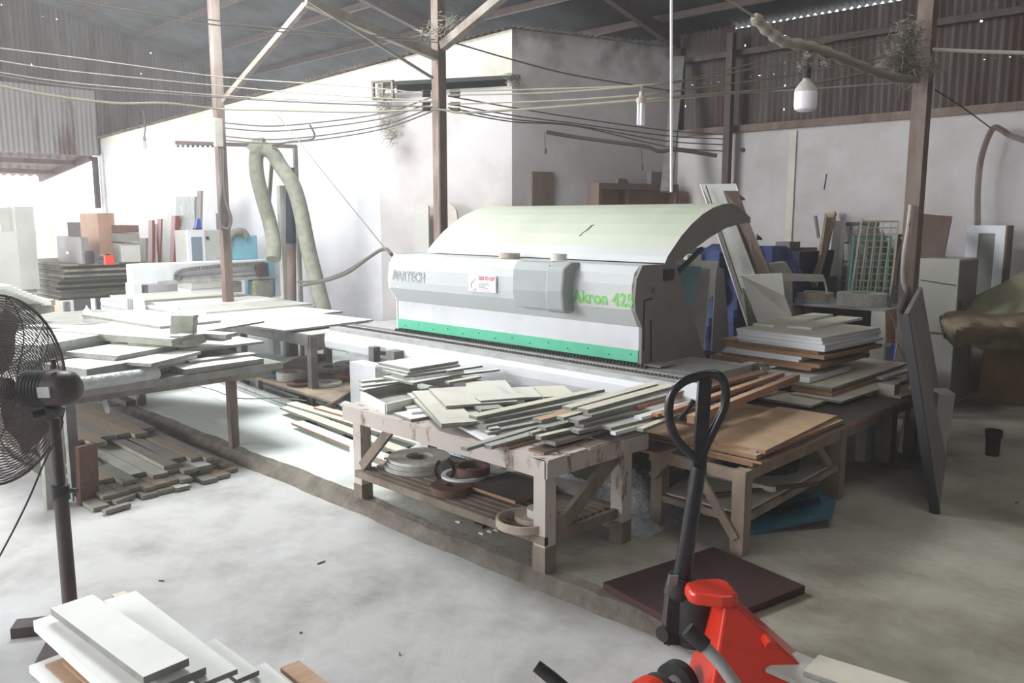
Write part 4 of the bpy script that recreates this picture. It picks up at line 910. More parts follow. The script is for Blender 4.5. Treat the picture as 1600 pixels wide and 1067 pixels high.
board('wood_offcut', 'small rounded offcut lying right of the block tower', 'offcut', 1.01, 0.015, (286, 525), (303, 521), 0.13, WP)
# wrapped pack
pk = thing('wrapped_pack', 'thick pack of panels wrapped in clear film on the left table', 'pack', (-8.4, 2.6, 0.86))
a = P(62, 540, 0.98); b = P(172, 520, 0.98); d = (b-a); L = d.length; d.normalize(); n_ = Vector((-d.y, d.x, 0))
mb = MB(); mb.ext([a, b, b+n_*0.9, a+n_*0.9], (0, 0, -0.12), 0, 1); mb.build('panels', ['white_panel', 'edge_green'], pk)
mb = MB(); nn = 40; vs = []
for i in range(nn+1):
    q = a.lerp(b, i/nn)-n_*(0.012+random.uniform(0, 0.018)); vs += [(q.x, q.y, 0.985), (q.x-n_.x*random.uniform(0, .01), q.y-n_.y*random.uniform(0, .01), 0.92), (q.x, q.y, 0.855)]
mb.add(vs, [f for i in range(nn) for f in ([3*i, 3*i+3, 3*i+4, 3*i+1], [3*i+1, 3*i+4, 3*i+5, 3*i+2])], 0, True); mb.build('film_wrap', 'film', pk)
# rolled film at the table edge
rl = thing('film_roll', 'roll of clear stretch film lying along the edge of the left table', 'roll', (-6.7, 2.6, 0.76))
a = P(125, 600, 0.76); b = P(248, 583, 0.76)
mb = MB(); mb.tube([a, a.lerp(b, 0.5), b-(b-a).normalized()*0.02, b], [0.055, 0.055, 0.055, 0.04], 18); mb.build('roll', 'film_roll', rl)
mb = MB(); vs = []
for i in range(12):
    for j_ in range(5):
        q = P(lerp(160, 172, i/11)+j_*2, 585, 0.74); vs.append((q.x+random.uniform(-.01, .01), q.y-0.06, 0.76-0.03*i+random.uniform(-.01, .01)))
mb.add(vs, [[i*5+j_, i*5+j_+1, (i+1)*5+j_+1, (i+1)*5+j_] for i in range(11) for j_ in range(4)], 0, True); mb.build('loose_end', 'film', rl)
# white stair of panels at left image edge
for k in range(9):
    a = P(20+7.5*k, 446+3.2*k, 1.30-0.038*k); d = Vector((1, 0.1, 0)).normalized()
    tag(MB().ext([(a.x-0.75, a.y-0.6, 1.30-0.038*k), (a.x, a.y-0.6, 1.30-0.038*k), (a.x, a.y, 1.30-0.038*k), (a.x-0.75, a.y, 1.30-0.038*k)], (0, 0, -0.036)).build('wood_sheet', 'white_panel'),
        '%s white panel from the top of the stair-like stack behind the fan' % ORD[k], 'panel', 'panels stacked like stairs behind the fan')
p = P(30, 480, 0.96); 
mb = MB(); a = P(55, 485, 0.98); mb.box(a.x-0.9, a.x, a.y-0.8, a.y, 0.77, 0.958); tag(mb.build('board_stack_base', 'edge_green'), 'block of greenish board edges under the stair-like white stack', 'board')
board('wood_board', 'pale green-edged board to the right of the stair-like stack', 'board', 1.0, 0.07, (54, 474), (86, 468), 0.7, ('white_panel', 'edge_green'))
board('wood_board', 'lower green-edged board to the right of the stair-like stack', 'board', 0.92, 0.07, (54, 484), (85, 478), 0.7, ('white_panel', 'edge_green'))
# bottle
bt = thing('glue_bottle', 'white squeeze bottle with a pink print standing at the back of the left table', 'bottle', P(137, 502, 0.722))
p = P(137, 502, 0.722); mb = MB(); mb.lathe([(0, 0), (0.045, 0), (0.048, 0.02), (0.048, 0.13), (0.03, 0.155), (0.014, 0.165)], p, n=20); bb = mb.build('bottle', 'bottle_white', bt)
mb = MB(); mb.lathe([(0.015, 0.163), (0.013, 0.175), (0.005, 0.20), (0, 0.20)], p, n=12); mb.build('nozzle', 'bottle_white', bt)
mb = MB(); mb.lathe([(0.0485, 0.035), (0.0487, 0.085)], p, n=20); mb.build('printed_label', 'text_pink', bt)

# ------------------------------------------------------------------ plank pile on the floor under the left table
pl = []
for lay_ in range(4):
    z = -0.1+0.036*(lay_+1); y = 3.20-0.05*lay_; x_end = -6.22-0.10*lay_
    while y > 2.02+0.10*lay_+(0.35 if lay_ == 3 else 0):
        w = random.choice((0.07, 0.09, 0.11, 0.12)); pl.append((lay_, x_end+random.uniform(-0.16, 0.10)+(y-2.6)*0.02, y, w, z)); y -= w+0.006
LN = ['bottom', 'second', 'third', 'upper']
cnt = {}
for (lay_, xe, y, w, z) in pl:
    k = cnt.get(lay_, 0); cnt[lay_] = k+1; m = random.choice((('plank_grey', 'plank_end'), ('plank_tan', 'plank_end'), ('plank_grey', 'plank_end'), ('grey_panel', 'plank_end')))
    L = random.uniform(1.4, 1.9) if lay_ == 3 else random.uniform(2.2, 2.8)
    an = random.uniform(-0.02, 0.02)
    wboard('wood_plank', '%s plank from the kerb in the %s layer of the floor pile' % ((ORD[k] if k < 16 else 'last'), LN[lay_]), 'plank', (xe, y), (-math.cos(an), -math.sin(an), 0), L, Vector((0, -w, 0)), z, 0.03, m, 'planks in the pile under the left table')
for k in range(9):
    y = 3.05-0.125*k; z = 0.085; lay_ = 4
    m = ('plank_tan', 'plank_end') if k % 3 else ('plank_grey', 'plank_end')
    wboard('wood_plank', '%s plank from the kerb in the rear top layer of the floor pile' % ORD[k], 'plank', (-7.5+random.uniform(-0.12, 0.1), y), (-1, random.uniform(-.01, .01), 0), 1.9, Vector((0, -0.118, 0)), z+0.003, 0.035, m, 'planks in the pile under the left table')
for k, (A, B) in enumerate((((165, 798), (205, 786)), ((182, 783), (212, 772)), ((160, 785), (190, 776)))):
    board('wood_offcut', '%s short grey offcut dropped at the near end of the floor pile' % ORD[k], 'offcut', -0.06, 0.03, A, B, 0.05, ('plank_grey', 'plank_end'), 'offcuts beside the floor pile')
# rubbish under the table
mb = boxY(118, 172, 624, 660, 3.2, 0.2, zb=0.02); tag(mb.build('cardboard_box', 'plank_grey'), 'grey dusty box at the back of the floor pile under the left table', 'box')
mb = boxY(152, 196, 618, 650, 3.25, 0.1, zb=0.05); tag(mb.build('cloth_bundle', 'dark_ply'), 'dark rag bundle behind the roll at the left table', 'rag')
a = P(130, 740, 0.05); b = P(155, 738, 0.05); mb = MB(); mb.tube([P(105, 690, 0.0), P(150, 728, 0.0)], 0.045, 12); tag(mb.build('cardboard_tube', 'orange_wood'), 'pinkish cardboard tube beside the floor pile behind the fan pole', 'tube')
# grey panels behind the fan
lean('wood_sheet', 'tall grey-green panel standing behind the fan motor', 'panel', P(68, 795, -0.1), P(100, 786, -0.1), 0.75, -3, 0.05, 'grey_panel', mside='edge_green')
lean('wood_sheet', 'dark maroon panel leaning by the left table leg behind the fan', 'panel', P(98, 795, -0.1)+Vector((0, 0.1, 0)), P(128, 785, -0.1)+Vector((0, .1, 0)), 0.45, -3, 0.04, 'tape_brown')

# ------------------------------------------------------------------ small planks on the slab behind the curb
lst = []
for k, (A, B, w, m, lab) in enumerate((
 ((455, 660), (640, 735), 0.12, ('white_panel', 'mdf_edge'), 'nearest long white plank on the slab by the kerb'),
 ((437, 636), (660, 720), 0.12, ('cream_panel', 'edge_green'), 'second long white plank from the kerb on the slab'),
 ((445, 630), (690, 705), 0.13, ('cream_panel', 'edge_green'), 'third long pale plank from the kerb on the slab'),
 ((490, 636), (700, 695), 0.10, ('cream_panel', 'orange_edge'), 'fourth plank on the slab, with a thin orange edge'),
 ((475, 615), (720, 690), 0.14, ('white_panel', 'edge_green'), 'farthest white plank of the group lying on the slab'))):
    board('wood_plank', lab, 'plank', 0.06+0.02*k, 0.022, A, B, w, m, 'planks lying on the slab behind the kerb')
for k, (x, y) in enumerate(((470, 665), (530, 688), (600, 715))):
    p = P(x, y-4, 0.03); tag(MB().box(p.x-0.05, p.x+0.05, p.y, p.y+0.45, 0, 0.035).build('wood_batten', 'dark_ply'), '%s short dark batten from the left holding up the planks on the slab' % ORD[k], 'batten', 'battens under the slab planks')
for k, (A, B) in enumerate((((340, 588), (480, 640)), ((345, 578), (470, 622)), ((430, 600), (560, 652)))):
    mb = MB(); a = P(*A, 0.06); b = P(*B, 0.06); mb.bar(a, b, 0.05, 0.04); mb.bar((a.x, a.y, 0.02), (b.x, b.y, 0.02), 0.07, 0.03)
    tag(mb.build('steel_rail', 'alu'), '%s pale steel rail from the left lying on the slab by the long table' % ORD[k], 'rail', 'rails on the slab')
# slatted low shelf and coils under the long table
for (px, py, ro, ri, h, m, lab) in (
 (455, 590, 0.16, 0.10, 0.09, 'tape_white', 'tall white tape coil nearest the left under the long table'),
 (430, 583, 0.15, 0.07, 0.03, 'cnc_blue', 'flat light blue coil on the slab under the long table'),
 (520, 576, 0.22, 0.12, 0.05, 'tape_grey', 'broad grey tape coil beside the table leg'),
 (552, 572, 0.24, 0.11, 0.06, 'tape_grey', 'broad pale tape coil at the right under the long table'),
 (495, 560, 0.14, 0.06, 0.06, 'tape_brown', 'brown tape coil at the back under the long table'),
 (540, 588, 0.13, 0.05, 0.04, 'orange_edge', 'orange-brown tape coil in front of the pale one'),
 (470, 598, 0.15, 0.08, 0.03, 'tape_brown', 'flat brown tape coil behind the leg of the long table'),
 (510, 598, 0.17, 0.07, 0.03, 'tape_white', 'flat cream tape coil on the low shelf by the long table')):
    p = P(px, py, 0.22); coil('tape_coil', lab, (p.x, p.y, 0.20), ro, ri, h, m, 'tape coils under the long table')
mb = MB(); a = P(412, 600, 0.19); b = P(580, 590, 0.19); mb.ext([P(400, 590, 0.195), P(520, 628, 0.195), P(590, 585, 0.195), P(470, 555, 0.195)], (0, 0, -0.02))
for (x, y) in ((405, 592), (518, 625), (585, 588), (472, 560)):
    p = P(x, y, 0.18); mb.box(p.x-0.03, p.x+0.03, p.y-0.03, p.y+0.03, 0, 0.176)
tag(mb.build('low_shelf', 'timber'), 'low dusty timber shelf under the long table holding tape coils', 'shelf')

# ------------------------------------------------------------------ long table
t = thing('long_table', 'long steel-framed table topped by two white panels, left of the machine', 'workbench', (-9, 5.3, 0))
TZ = 0.775
for (x, y) in ((-7.68, 4.72), (-7.80, 5.85), (-9.2, 4.72), (-10.1, 4.72), (-9.2, 5.9)):
    leg_(t, x, x+0.08, y, y+0.08, 0, TZ-0.02, 'steel_grey')
aprn((-10.2, 4.73, TZ-0.06), (-7.63, 4.73, TZ-0.06), 'steel_grey', 0.12, 'frame_rail', 0.04)
aprn((-7.63, 4.72, TZ-0.09), (-7.75, 5.95, TZ-0.09), 'steel_dusty', 0.17, 'frame_rail', 0.03)
aprn((-10.2, 5.93, TZ-0.06), (-7.75, 5.93, TZ-0.06), 'steel_grey', 0.10, 'frame_rail', 0.04)
aprn((-10.1, 4.75, 0.12), (-7.68, 4.75, 0.12), 'steel_grey', 0.05, 'lower_rail', 0.04)
mb = MB(); mb.ext([(-10.2, 4.75, TZ), (-7.63, 4.75, TZ), (-7.78, 5.95, TZ), (-10.2, 5.95, TZ)], (0, 0, -0.015)); mb.build('table_top', 'grey_panel', t)
mk([
 ('white panel over the right half of the long table', 'wood_sheet', 0.815, 0.022, (445, 516), (583, 499), (385, 501), WP),
 ('white panel covering the left half of the long table', 'wood_sheet', 0.808, 0.022, (382, 503), (535, 486), (308, 487), WP)], 'white panels on the long table')

# ------------------------------------------------------------------ CNC router
cn = thing('router_machine', 'white gantry router with a blue spindle head at the far left', 'router', (-11.5, 5.5, 0))
BX0, BX1, BY0, BY1 = -13.2, -9.95, 4.62, 6.35
mb = MB(); mb.box(BX0, BX1, BY0, BY1, 0.60, 0.80); mb.build('bed_frame', 'machine_white', cn)
mb = MB(); mb.box(BX0+0.05, BX1-0.8, BY0+0.1, BY1-0.1, 0.80, 0.84); mb.build('bed_table', 'dust_panel', cn)
mb = MB(); mb.box(BX1-0.82, BX1-0.02, BY0+0.1, BY1-0.1, 0.80, 0.835); mb.build('bed_table', 'light_blue' if False else 'grey_panel', cn)
for z in (0.66, 0.75):
    mb = MB(); mb.box(BX0, BX1+0.05, BY0-0.03, BY0, z, z+0.035); mb.build('side_rail', 'alu', cn)
for k in range(4):
    for y in (BY0+0.02, BY1-0.14):
        mb = MB(); x = BX0+0.1+k*0.98; mb.box(x, x+0.12, y, y+0.12, 0, 0.6); mb.build('leg', 'machine_white', cn)
mb = MB(); p = P(290, 492, 0.80); mb.ext([(BX1-0.1, BY0-0.02, 0.42), (BX1+0.18, BY0-0.02, 0.42), (BX1+0.18, BY0-0.02, 0.62), (BX1-0.02, BY0-0.02, 0.80), (BX1-0.1, BY0-0.02, 0.80)], (0, 0.3, 0)); mb.build('end_cap', 'machine_white', cn)
GX = -11.75; g_lo = PX(215, 447, GX); g_hi = PX(200, 412, GX); g_r = PX(428, 441, GX); 
zl = g_lo.z; zhh = g_hi.z; y0 = PX(197, 430, GX).y; y1 = PX(430, 430, GX).y
mb = MB(); mb.box(GX, GX+0.18, y0, y1, zl+0.02, zhh); mb.build('gantry_beam', 'machine_white', cn, bevel=0.02)
mb = MB(); mb.box(GX+0.18, GX+0.24, y0+0.35, y1-0.1, zl+0.02, zl+0.07); mb.build('gantry_rail', 'alu', cn)
mb = MB(); mb.box(GX-0.1, GX+0.2, y0+0.02, y0+0.12, 0.80, zl+0.05); mb.ext([(GX-0.02, y0, 0.62), (GX+0.26, y0, 0.62), (GX+0.30, y0, 0.75), (GX+0.2, y0, 0.98), (GX, y0, 0.98)], (0, 0.12, 0)); gl = mb.build('gantry_leg', 'machine_white', cn)
p0 = PY(199, 466, y0-0.005); p1 = PY(208, 487, y0-0.005); mb = MB(); mb.box(p0.x, p1.x, y0-0.01, y0, p1.z, p0.z); mb.build('display', 'screen', gl)
mb = MB(); mb.box(GX-0.1, GX+0.2, y1-0.14, y1-0.02, 0.80, zl+0.05); mb.build('gantry_leg', 'machine_white', cn)
# cable chain
pts = [PX(x, y, GX+0.22) for x, y in ((279, 437), (276, 430), (282, 424), (300, 420), (340, 416), (380, 413), (412, 411))]
mb = MB(); sp_ = smooth(pts, 7)
for i in range(0, len(sp_)-1): mb.bar(sp_[i], sp_[i]+(sp_[i+1]-sp_[i])*0.8, 0.09, 0.05)
mb.build('cable_chain', 'steel_grey', cn)
mb = MB(); mb.bar(PX(283, 436, GX+0.2), PX(412, 425, GX+0.2), 0.04, 0.05); mb.build('chain_tray', 'alu', cn)
# spindle head
hx = GX+0.3
def hb(x0, x1, ya, yb, dep=0.25, X=hx):
    a = PX(x0, ya, X); b = PX(x1, yb, X); mb = MB(); mb.box(X-dep, X, a.y, b.y, b.z, a.z); return mb
hb(363, 404, 368, 405, 0.3, GX+0.1).build('motor_cover', 'cnc_blue', cn, bevel=0.02)
hb(395, 432, 408, 462, 0.3, GX+0.2).build('carriage', 'cnc_blue', cn, bevel=0.02)
hb(403, 420, 412, 432, 0.2, GX+0.3).build('spindle_motor', 'steel_dark', cn)
hb(396, 428, 438, 468, 0.2, GX+0.26).build('dust_hood', 'edge_green', cn, bevel=0.03)
hb(363, 378, 440, 456, 0.15, GX+0.26).build('spindle', 'steel_grey', cn)
mb = MB(); mb.tube(smooth([PX(347, 404, GX+0.1), PX(352, 385, GX+0.1), PX(363, 366, GX+0.1), PX(378, 362, GX+0.1), PX(385, 370, GX+0.1)]), 0.06, 12); mb.build('dust_duct', 'hose', cn)
cbx = thing('control_box', 'grey control cabinet with a small screen behind the router gantry', 'control box', (-12.8, 5.9, 0))
Xc = -12.6; a = PX(294, 360, Xc); b = PX(350, 409, Xc)
mb = MB(); mb.box(Xc-0.5, Xc, a.y, b.y, 0.9, a.z); bx = mb.build('case', 'cabinet_grey', cbx, bevel=0.01)
mb = MB(); mb.box(Xc-0.05, Xc+0.02, a.y-0.02, a.y+0.25, 1.02, a.z+0.01); mb.build('front_panel', 'machine_white', cbx)
mb = MB(); mb.box(Xc+0.02, Xc+0.025, a.y+0.03, a.y+0.2, 1.15, a.z-0.1); mb.build('display', 'screen', cbx)
mb = MB(); mb.box(Xc-0.5, Xc-0.02, a.y, b.y, 0.0, 0.9); mb.build('stand', 'machine_white', cbx)
for z in (1.12, a.z-0.12):
    mb = MB(); mb.lathe([(0, 0), (0.025, 0), (0.025, 0.02), (0, 0.02)], (Xc, a.y+0.30, z), (1, 0, 0), 10); mb.build('knob', 'black_plastic', cbx)
tl = thing('power_tool', 'blue hand tool lying on top of the control cabinet', 'tool', (Xc, a.y, a.z))
mb = MB(); p = PX(308, 357, Xc-0.15); mb.box(p.x-0.05, p.x+0.05, p.y-0.05, p.y+0.06, a.z, a.z+0.04); mb.build('base', 'black_plastic', tl)
mb = MB(); mb.ext([(p.x, p.y-0.04, a.z+0.04), (p.x, p.y+0.05, a.z+0.04), (p.x, p.y+0.03, a.z+0.18), (p.x, p.y-0.01, a.z+0.18)], (0.05, 0, 0)); mb.build('body', 'blue_plastic', tl)

# ------------------------------------------------------------------ dust hose on its frame
hs = thing('dust_hose', 'thick grey dust-extraction hose hung over a rack like an upturned V', 'hose', (-11, 5.6, 0))
D = 11.9
pts = [DF(427, 405, 11.6), DF(428, 385, 11.7), DF(422, 350, D), DF(412, 315, D), DF(403, 280, D), (DF(400, 255, D)), DF(402, 238, D), DF(408, 232, D)]
mb = MB(); mb.tube(smooth(pts, 8), 0.10, 14); mb.build('hose_drop', 'hose', hs)
pts = [DF(408, 232, D), DF(424, 238, D), DF(440, 262, D), DF(458, 290, 11.7), DF(470, 330, 11.6), DF(482, 390, 11.5), DF(497, 450, 11.4), DF(507, 490, 11.3)]
mb = MB(); mb.tube(smooth(pts, 8), 0.105, 14); mb.build('hose_run', 'hose', hs)
mb = MB(); mb.tube(smooth([DF(413, 228, D), DF(404, 229, D), DF(396, 238, D)], 6), 0.115, 14); mb.build('hose_bend', 'hose', hs)
rk = thing('pipe_rack', 'thin steel rack, a horizontal bar on a post, carrying the dust hose', 'rack', (-11, 5.8, 0))
mb = MB(); mb.bar(DF(275, 223, 12.1), DF(463, 229, 11.95), 0.05, 0.05)
for k in range(9):
    q = DF(lerp(278, 340, k/8), 226.5, 12.08); mb.bar(q, q-Vector((0, 0, 0.03)), 0.03, 0.01)
mb.build('cross_bar', 'steel_dark', rk)
mb = MB(); q = DF(461, 228, 11.95); mb.bar(q, (q.x, q.y, 0), 0.05, 0.05); mb.build('upright', 'steel_grey', rk)
p = DF(455, 300, 12.05)
tb = thing('pipe_bundle', 'dark blue tube standing beside the rack post, taped at the top', 'pipe', (p.x, p.y, 0))
mb = MB(); mb.tube([DF(455, 275, 12.0), DF(455, 380, 12.0)], 0.075, 12); mb.tube([DF(456, 262, 12.0), DF(456, 280, 12.0)], 0.09, 12); mb.build('tube_body', 'navy', tb)
mb = MB(); mb.tube([DF(455, 378, 12.0), DF(456, 500, 12.0)], 0.07, 12); mb.build('tube_lower', 'steel_rust', tb)
mb = MB(); a = DF(442, 290, 12.05); mb.box(a.x-0.04, a.x+0.04, a.y-0.08, a.y+0.02, 0, a.z); tag(mb.build('wood_batten', 'grey_panel'), 'narrow grey batten standing between hose and dark tube', 'batten')
mb = MB(); a = DF(439, 400, 12.1); b = DF(470, 400, 12.1); mb.box(a.x, b.x, a.y, a.y+0.1, 0, 1.35); tag(mb.build('wood_sheet', 'brown_laminate'), 'brown panel standing at the wall behind the hose', 'panel')
mb = MB(); a = DF(418, 300, 12.3); b = DF(440, 350, 12.3); mb.bar(DF(425, 250, 12.25), DF(420, 320, 12.25), 0.05, 0.03); tag(mb.build('tape_strip', 'hose'), 'grey strip hanging inside the hose bend', 'strip')
# post-mounted switchgear
sg = thing('switch_gear', 'dark switch and cable loop hanging by the left post', 'switch', (P348.x, P348.y, 1.9))
mb = MB(); q = DF(348, 345, 11.45); mb.box(q.x-0.09, q.x+0.05, q.y-0.05, q.y+0.05, q.z-0.12, q.z+0.10); mb.build('switch_box', 'steel_dark', sg)
mb = MB(); mb.tube(smooth([DF(349, 232, 11.4), DF(350, 290, 11.4), DF(354, 318, 11.4), DF(361, 340, 11.4), DF(358, 356, 11.4), DF(350, 356, 11.4), DF(346, 350, 11.4)]), 0.018, 6)
mb.tube(smooth([DF(345, 232, 11.4), DF(347, 290, 11.4), DF(344, 320, 11.4), DF(344, 345, 11.4)]), 0.02, 6); mb.build('cable', 'wire_dark', sg)
mb = MB(); q = DF(341, 205, 11.45); mb.box(q.x-0.03, q.x+0.03, q.y-0.06, q.y+0.05, q.z-0.2, q.z+0.17); tag(mb.build('fuse_box', 'stone'), 'pale upright fuse box on the left post just above the rack bar', 'fuse box')

# ------------------------------------------------------------------ dark board pile and things behind
z_ = 0.72; k = 0
st_ = thing('board_stand', 'steel trestle under the dark board pile at the far left', 'stand', (-14.5, 4.9, 0))
for x in (-15.8, -14.1):
    for y in (4.35, 5.4): leg_(st_, x, x+0.08, y, y+0.08, 0, 0.70, 'steel_grey')
for k in range(14):
    sh_ = random.uniform(-0.05, 0.05); x1 = -14.0-0.07*math.sin(k*0.35)+sh_
    wboard('stacked_board', '%s board from the bottom of the dark far-left pile' % ORD[k], 'board', (-16.2+sh_+0.02*k, 4.28+random.uniform(-.03, .03)), (1, 0, 0), x1+16.2, Vector((0, 1.25, 0)), 0.72+0.042*(k+1), 0.036, ('dark_ply', 'plank_end') if k % 2 else ('plank_grey', 'dark_ply'), 'boards of the dark far-left pile')
zt_ = 0.72+0.042*14
def bg(px0, px1, yt, yb, Y, dep, m, nm, lab, cat, zb=None, grp=None):
    mb = boxY(px0, px1, yt, yb, Y, dep, zb=zb); return tag(mb.build(nm, m), lab, cat, grp)
def bgX(px0, px1, yt, yb, X, m, nm, lab, cat, zb=None, grp=None):
    a = PX(px0, yt, X); b = PX(px1, yt, X); mb = MB(); mb.box(X-0.4, X, a.y, b.y, PX(px1, yb, X).z if zb is None else zb, a.z); return tag(mb.build(nm, m), lab, cat, grp)
bg(88, 126, 370, 411, 4.5, 0.1, 'machine_side', 'square_sheet', 'grey square panel with a small white label standing on the dark pile', 'panel', zb=zt_)
p = PY(105, 395, 4.49); tag(MB().box(p.x-0.03, p.x+0.06, 4.485, 4.499, p.z-0.02, p.z+0.02).build('paper_label', 'sticker'), 'tiny white label on the grey square panel', 'label')
bg(124, 152, 333, 405, 4.9, 0.25, 'cardboard', 'wood_cabinet', 'tall tan cabinet on the dark pile', 'cabinet', zb=zt_)
bg(151, 186, 352, 363, 5.1, 0.3, 'tape_brown', 'brown_plank', 'brown-red board lying on the grey crate at the back of the dark pile', 'board')
cr = thing('storage_crate', 'grey crate stack right of the tan cabinet', 'crate', (0, 0, 0))
boxY(152, 187, 364, 377, 5.08, 0.3).build('upper_crate', 'machine_side', cr); boxY(154, 188, 379, 403, 5.1, 0.3, zb=zt_).build('lower_crate', 'cabinet_grey', cr)
bg(82, 105, 347, 410, 5.2, 0.3, 'machine_side', 'wood_cabinet', 'grey-brown narrow cabinet behind the square panel', 'cabinet', zb=0)
bg(55, 84, 358, 412, 5.3, 0.3, 'cardboard', 'wood_cabinet', 'low tan cabinet behind the dark pile, partly washed out', 'cabinet', zb=0)
bgX(-2, 22, 324, 380, -14.6, 'cabinet_grey', 'storage_cabinet', 'pale cabinet at the very left edge, upper one', 'cabinet', zb=1.75)
bgX(22, 52, 322, 384, -14.4, 'cabinet_grey', 'storage_cabinet', 'tall pale cabinet second from the left edge', 'cabinet', zb=0.9)
bgX(-30, 26, 362, 470, -13.6, 'cabinet_grey', 'storage_cabinet', 'lower pale cabinet at the very left edge', 'cabinet', zb=-0.1)
bgX(26, 52, 386, 470, -14.45, 'grey_panel', 'storage_cabinet', 'grey cabinet under the tall pale one near the left edge', 'cabinet', zb=-0.1)
tg = thing('power_drill', 'black power tool with a red patch lying on the dark pile', 'tool', (-14.2, 4.9, zt_))
q = PY(163, 398, 4.7)
mb = MB(); mb.box(q.x-0.15, q.x+0.1, 4.65, 4.75, zt_, zt_+0.07); mb.tube([(q.x-0.12, 4.7, zt_+0.09), (q.x+0.14, 4.7, zt_+0.11)], 0.055, 10); mb.build('body', 'black_plastic', tg)
mb = MB(); mb.box(q.x+0.13, q.x+0.20, 4.64, 4.76, zt_, zt_+0.14); mb.build('red_cap', 'red_paint', tg)
q = PY(140, 400, 4.6); tag(MB().lathe([(0, 0), (0.06, 0), (0.07, 0.16), (0.05, 0.2), (0, 0.2)], (q.x, 4.6, zt_), n=14).build('dark_cup', 'black_rubber'), 'dark cup standing on the pile in front of the tan cabinet', 'cup')
# red door frames and wrapped sheet leaning on the white wall
def wl(px0, px1, yt, yb, Y, m, nm, lab, cat, dep=0.04, leanx=0.0, grp=None):
    a = PY(px0, yb, Y); b = PY(px1, yb, Y); c = PY(px0+leanx, yt, Y+0.15); e = PY(px1+leanx, yt, Y+0.15)
    mb = MB(); mb.ext([a, b, e, c], (0, dep, 0)); return tag(mb.build(nm, m), lab, cat, grp)
Yw = 6.0
fr = thing('door_frame', 'reddish-brown door frame leaning near the bright end of the white wall', 'frame', (-15, Yw, 0))
for (x0, x1, yt, m, nm) in ((243, 249, 342, 'red_brown', 'jamb'), (265, 271, 337, 'red_brown', 'jamb')):
    a = PY(x0, 412, Yw); b = PY(x1, 412, Yw); c = PY(x0+3, yt, Yw+0.1); e = PY(x1+3, yt, Yw+0.1); MB().ext([a, b, e, c], (0, 0.08, 0)).build(nm, m, fr)
a = PY(249, 412, Yw+0.03); b = PY(266, 412, Yw+0.03); c = PY(251, 343, Yw+0.12); e = PY(268, 339, Yw+0.12); MB().ext([a, b, e, c], (0, 0.03, 0)).build('door_leaf', 'cabinet_grey', fr)
wl(232, 238, 344, 412, Yw-0.1, 'red_brown', 'wood_plank', 'narrow red-brown plank left of the reddish door frame', 'plank')
wl(238, 243, 350, 412, Yw-0.05, 'cabinet_grey', 'wood_plank', 'narrow grey plank touching the reddish door frame', 'plank')
wl(216, 228, 372, 512, Yw-0.1, 'machine_side', 'wood_sheet', 'short grey panel at the left of the red-brown plank', 'panel')
wp = thing('wrapped_sheet', 'tall panel wrapped in shiny film leaning on the white wall', 'panel', (-14, 6.2, 0))
a = PY(270, 410, 6.1); b = PY(303, 410, 6.1); c = PY(275, 308, 6.3); e = PY(308, 307, 6.3); MB().ext([a, b, e, c], (0, 0.05, 0)).build('sheet', 'plank_grey', wp)
mb = MB(); vs = []
for i in range(13):
    for k in range(9):
        q = a.lerp(b, i/12).lerp(c.lerp(e, i/12), k/8); vs.append((q.x, q.y-0.015-random.uniform(0, 0.03), q.z))
mb.add(vs, [[i*9+k, (i+1)*9+k, (i+1)*9+k+1, i*9+k+1] for i in range(12) for k in range(8)]); mb.build('film_wrap', 'film', wp)
wl(305, 311, 298, 400, 6.15, 'machine_side', 'wood_plank', 'grey plank standing just right of the film-wrapped panel', 'plank', leanx=3)

# ------------------------------------------------------------------ pedestal fan
FX, FY = -4.70, 1.40
fn = thing('pedestal_fan', 'large black industrial pedestal fan at the left edge', 'fan', (FX, FY, -0.1))
for (px, py) in ((22, 985), (75, 1045)):
    a = P(110, 975, -0.08); b = P(px, py, -0.08); mb = MB(); mb.bar(a, b, 0.11, 0.07); mb.build('base_leg', 'fan_grey', fn)
mb = MB(); a = P(112, 975, -0.08); mb.lathe([(0, 0), (0.05, 0), (0.045, 0.12), (0, 0.12)], (a.x, a.y, -0.1), n=16); mb.build('base_hub', 'black_plastic', fn)
pb = Vector((a.x, a.y, 0)); ptp = DF(85, 655, 4.30)
mb = MB(); mb.tube([pb, pb.lerp(ptp, 0.62)], 0.036, 16); mb.build('lower_pole', 'steel_dark', fn)
mb = MB(); mb.tube([pb.lerp(ptp, 0.55), ptp], 0.027, 16); mb.build('upper_pole', 'fan_motor', fn)
q = pb.lerp(ptp, 0.62); mb = MB(); mb.tube([q-Vector((0, 0, 0.05)), q+Vector((0, 0, 0.03))], 0.045, 16); mb.tube([q, q+RT*0.09], 0.014, 8); mb.build('height_collar', 'black_plastic', fn)
mc_ = DF(84, 607, 4.30); ax = (F2*math.cos(math.radians(80))-RT*math.sin(math.radians(80))-ZZ*0.05).normalized()
mb = MB(); mb.lathe([(0, -0.14), (0.057, -0.135), (0.086, -0.107), (0.094, -0.066), (0.094, 0.016)], mc_, ax, 28); mt = mb.build('motor_cap', 'fan_motor', fn)
mb = MB()
for k in range(7): mb.lathe([(0.094, 0.015+0.02*k), (0.098, 0.019+0.02*k), (0.098, 0.028+0.02*k), (0.088, 0.032+0.02*k)], mc_, ax, 28)
mb.lathe([(0.089, 0.000), (0.089, 0.139), (0.049, 0.172), (0, 0.172)], mc_, ax, 28); mb.build('motor_body', 'black_plastic', fn)
mb = MB(); mb.bar(mc_-F2*0.100-ax*0.04, mc_-F2*0.100+ax*0.03, 0.012, 0.055); mb.build('rating_plate', 'alu', mt)
mb = MB(); mb.tube([mc_+Vector((0.03, 0, 0.11)), mc_+Vector((0.03, 0, 0.16))], 0.014, 10); mb.build('swing_knob', 'black_plastic', fn)
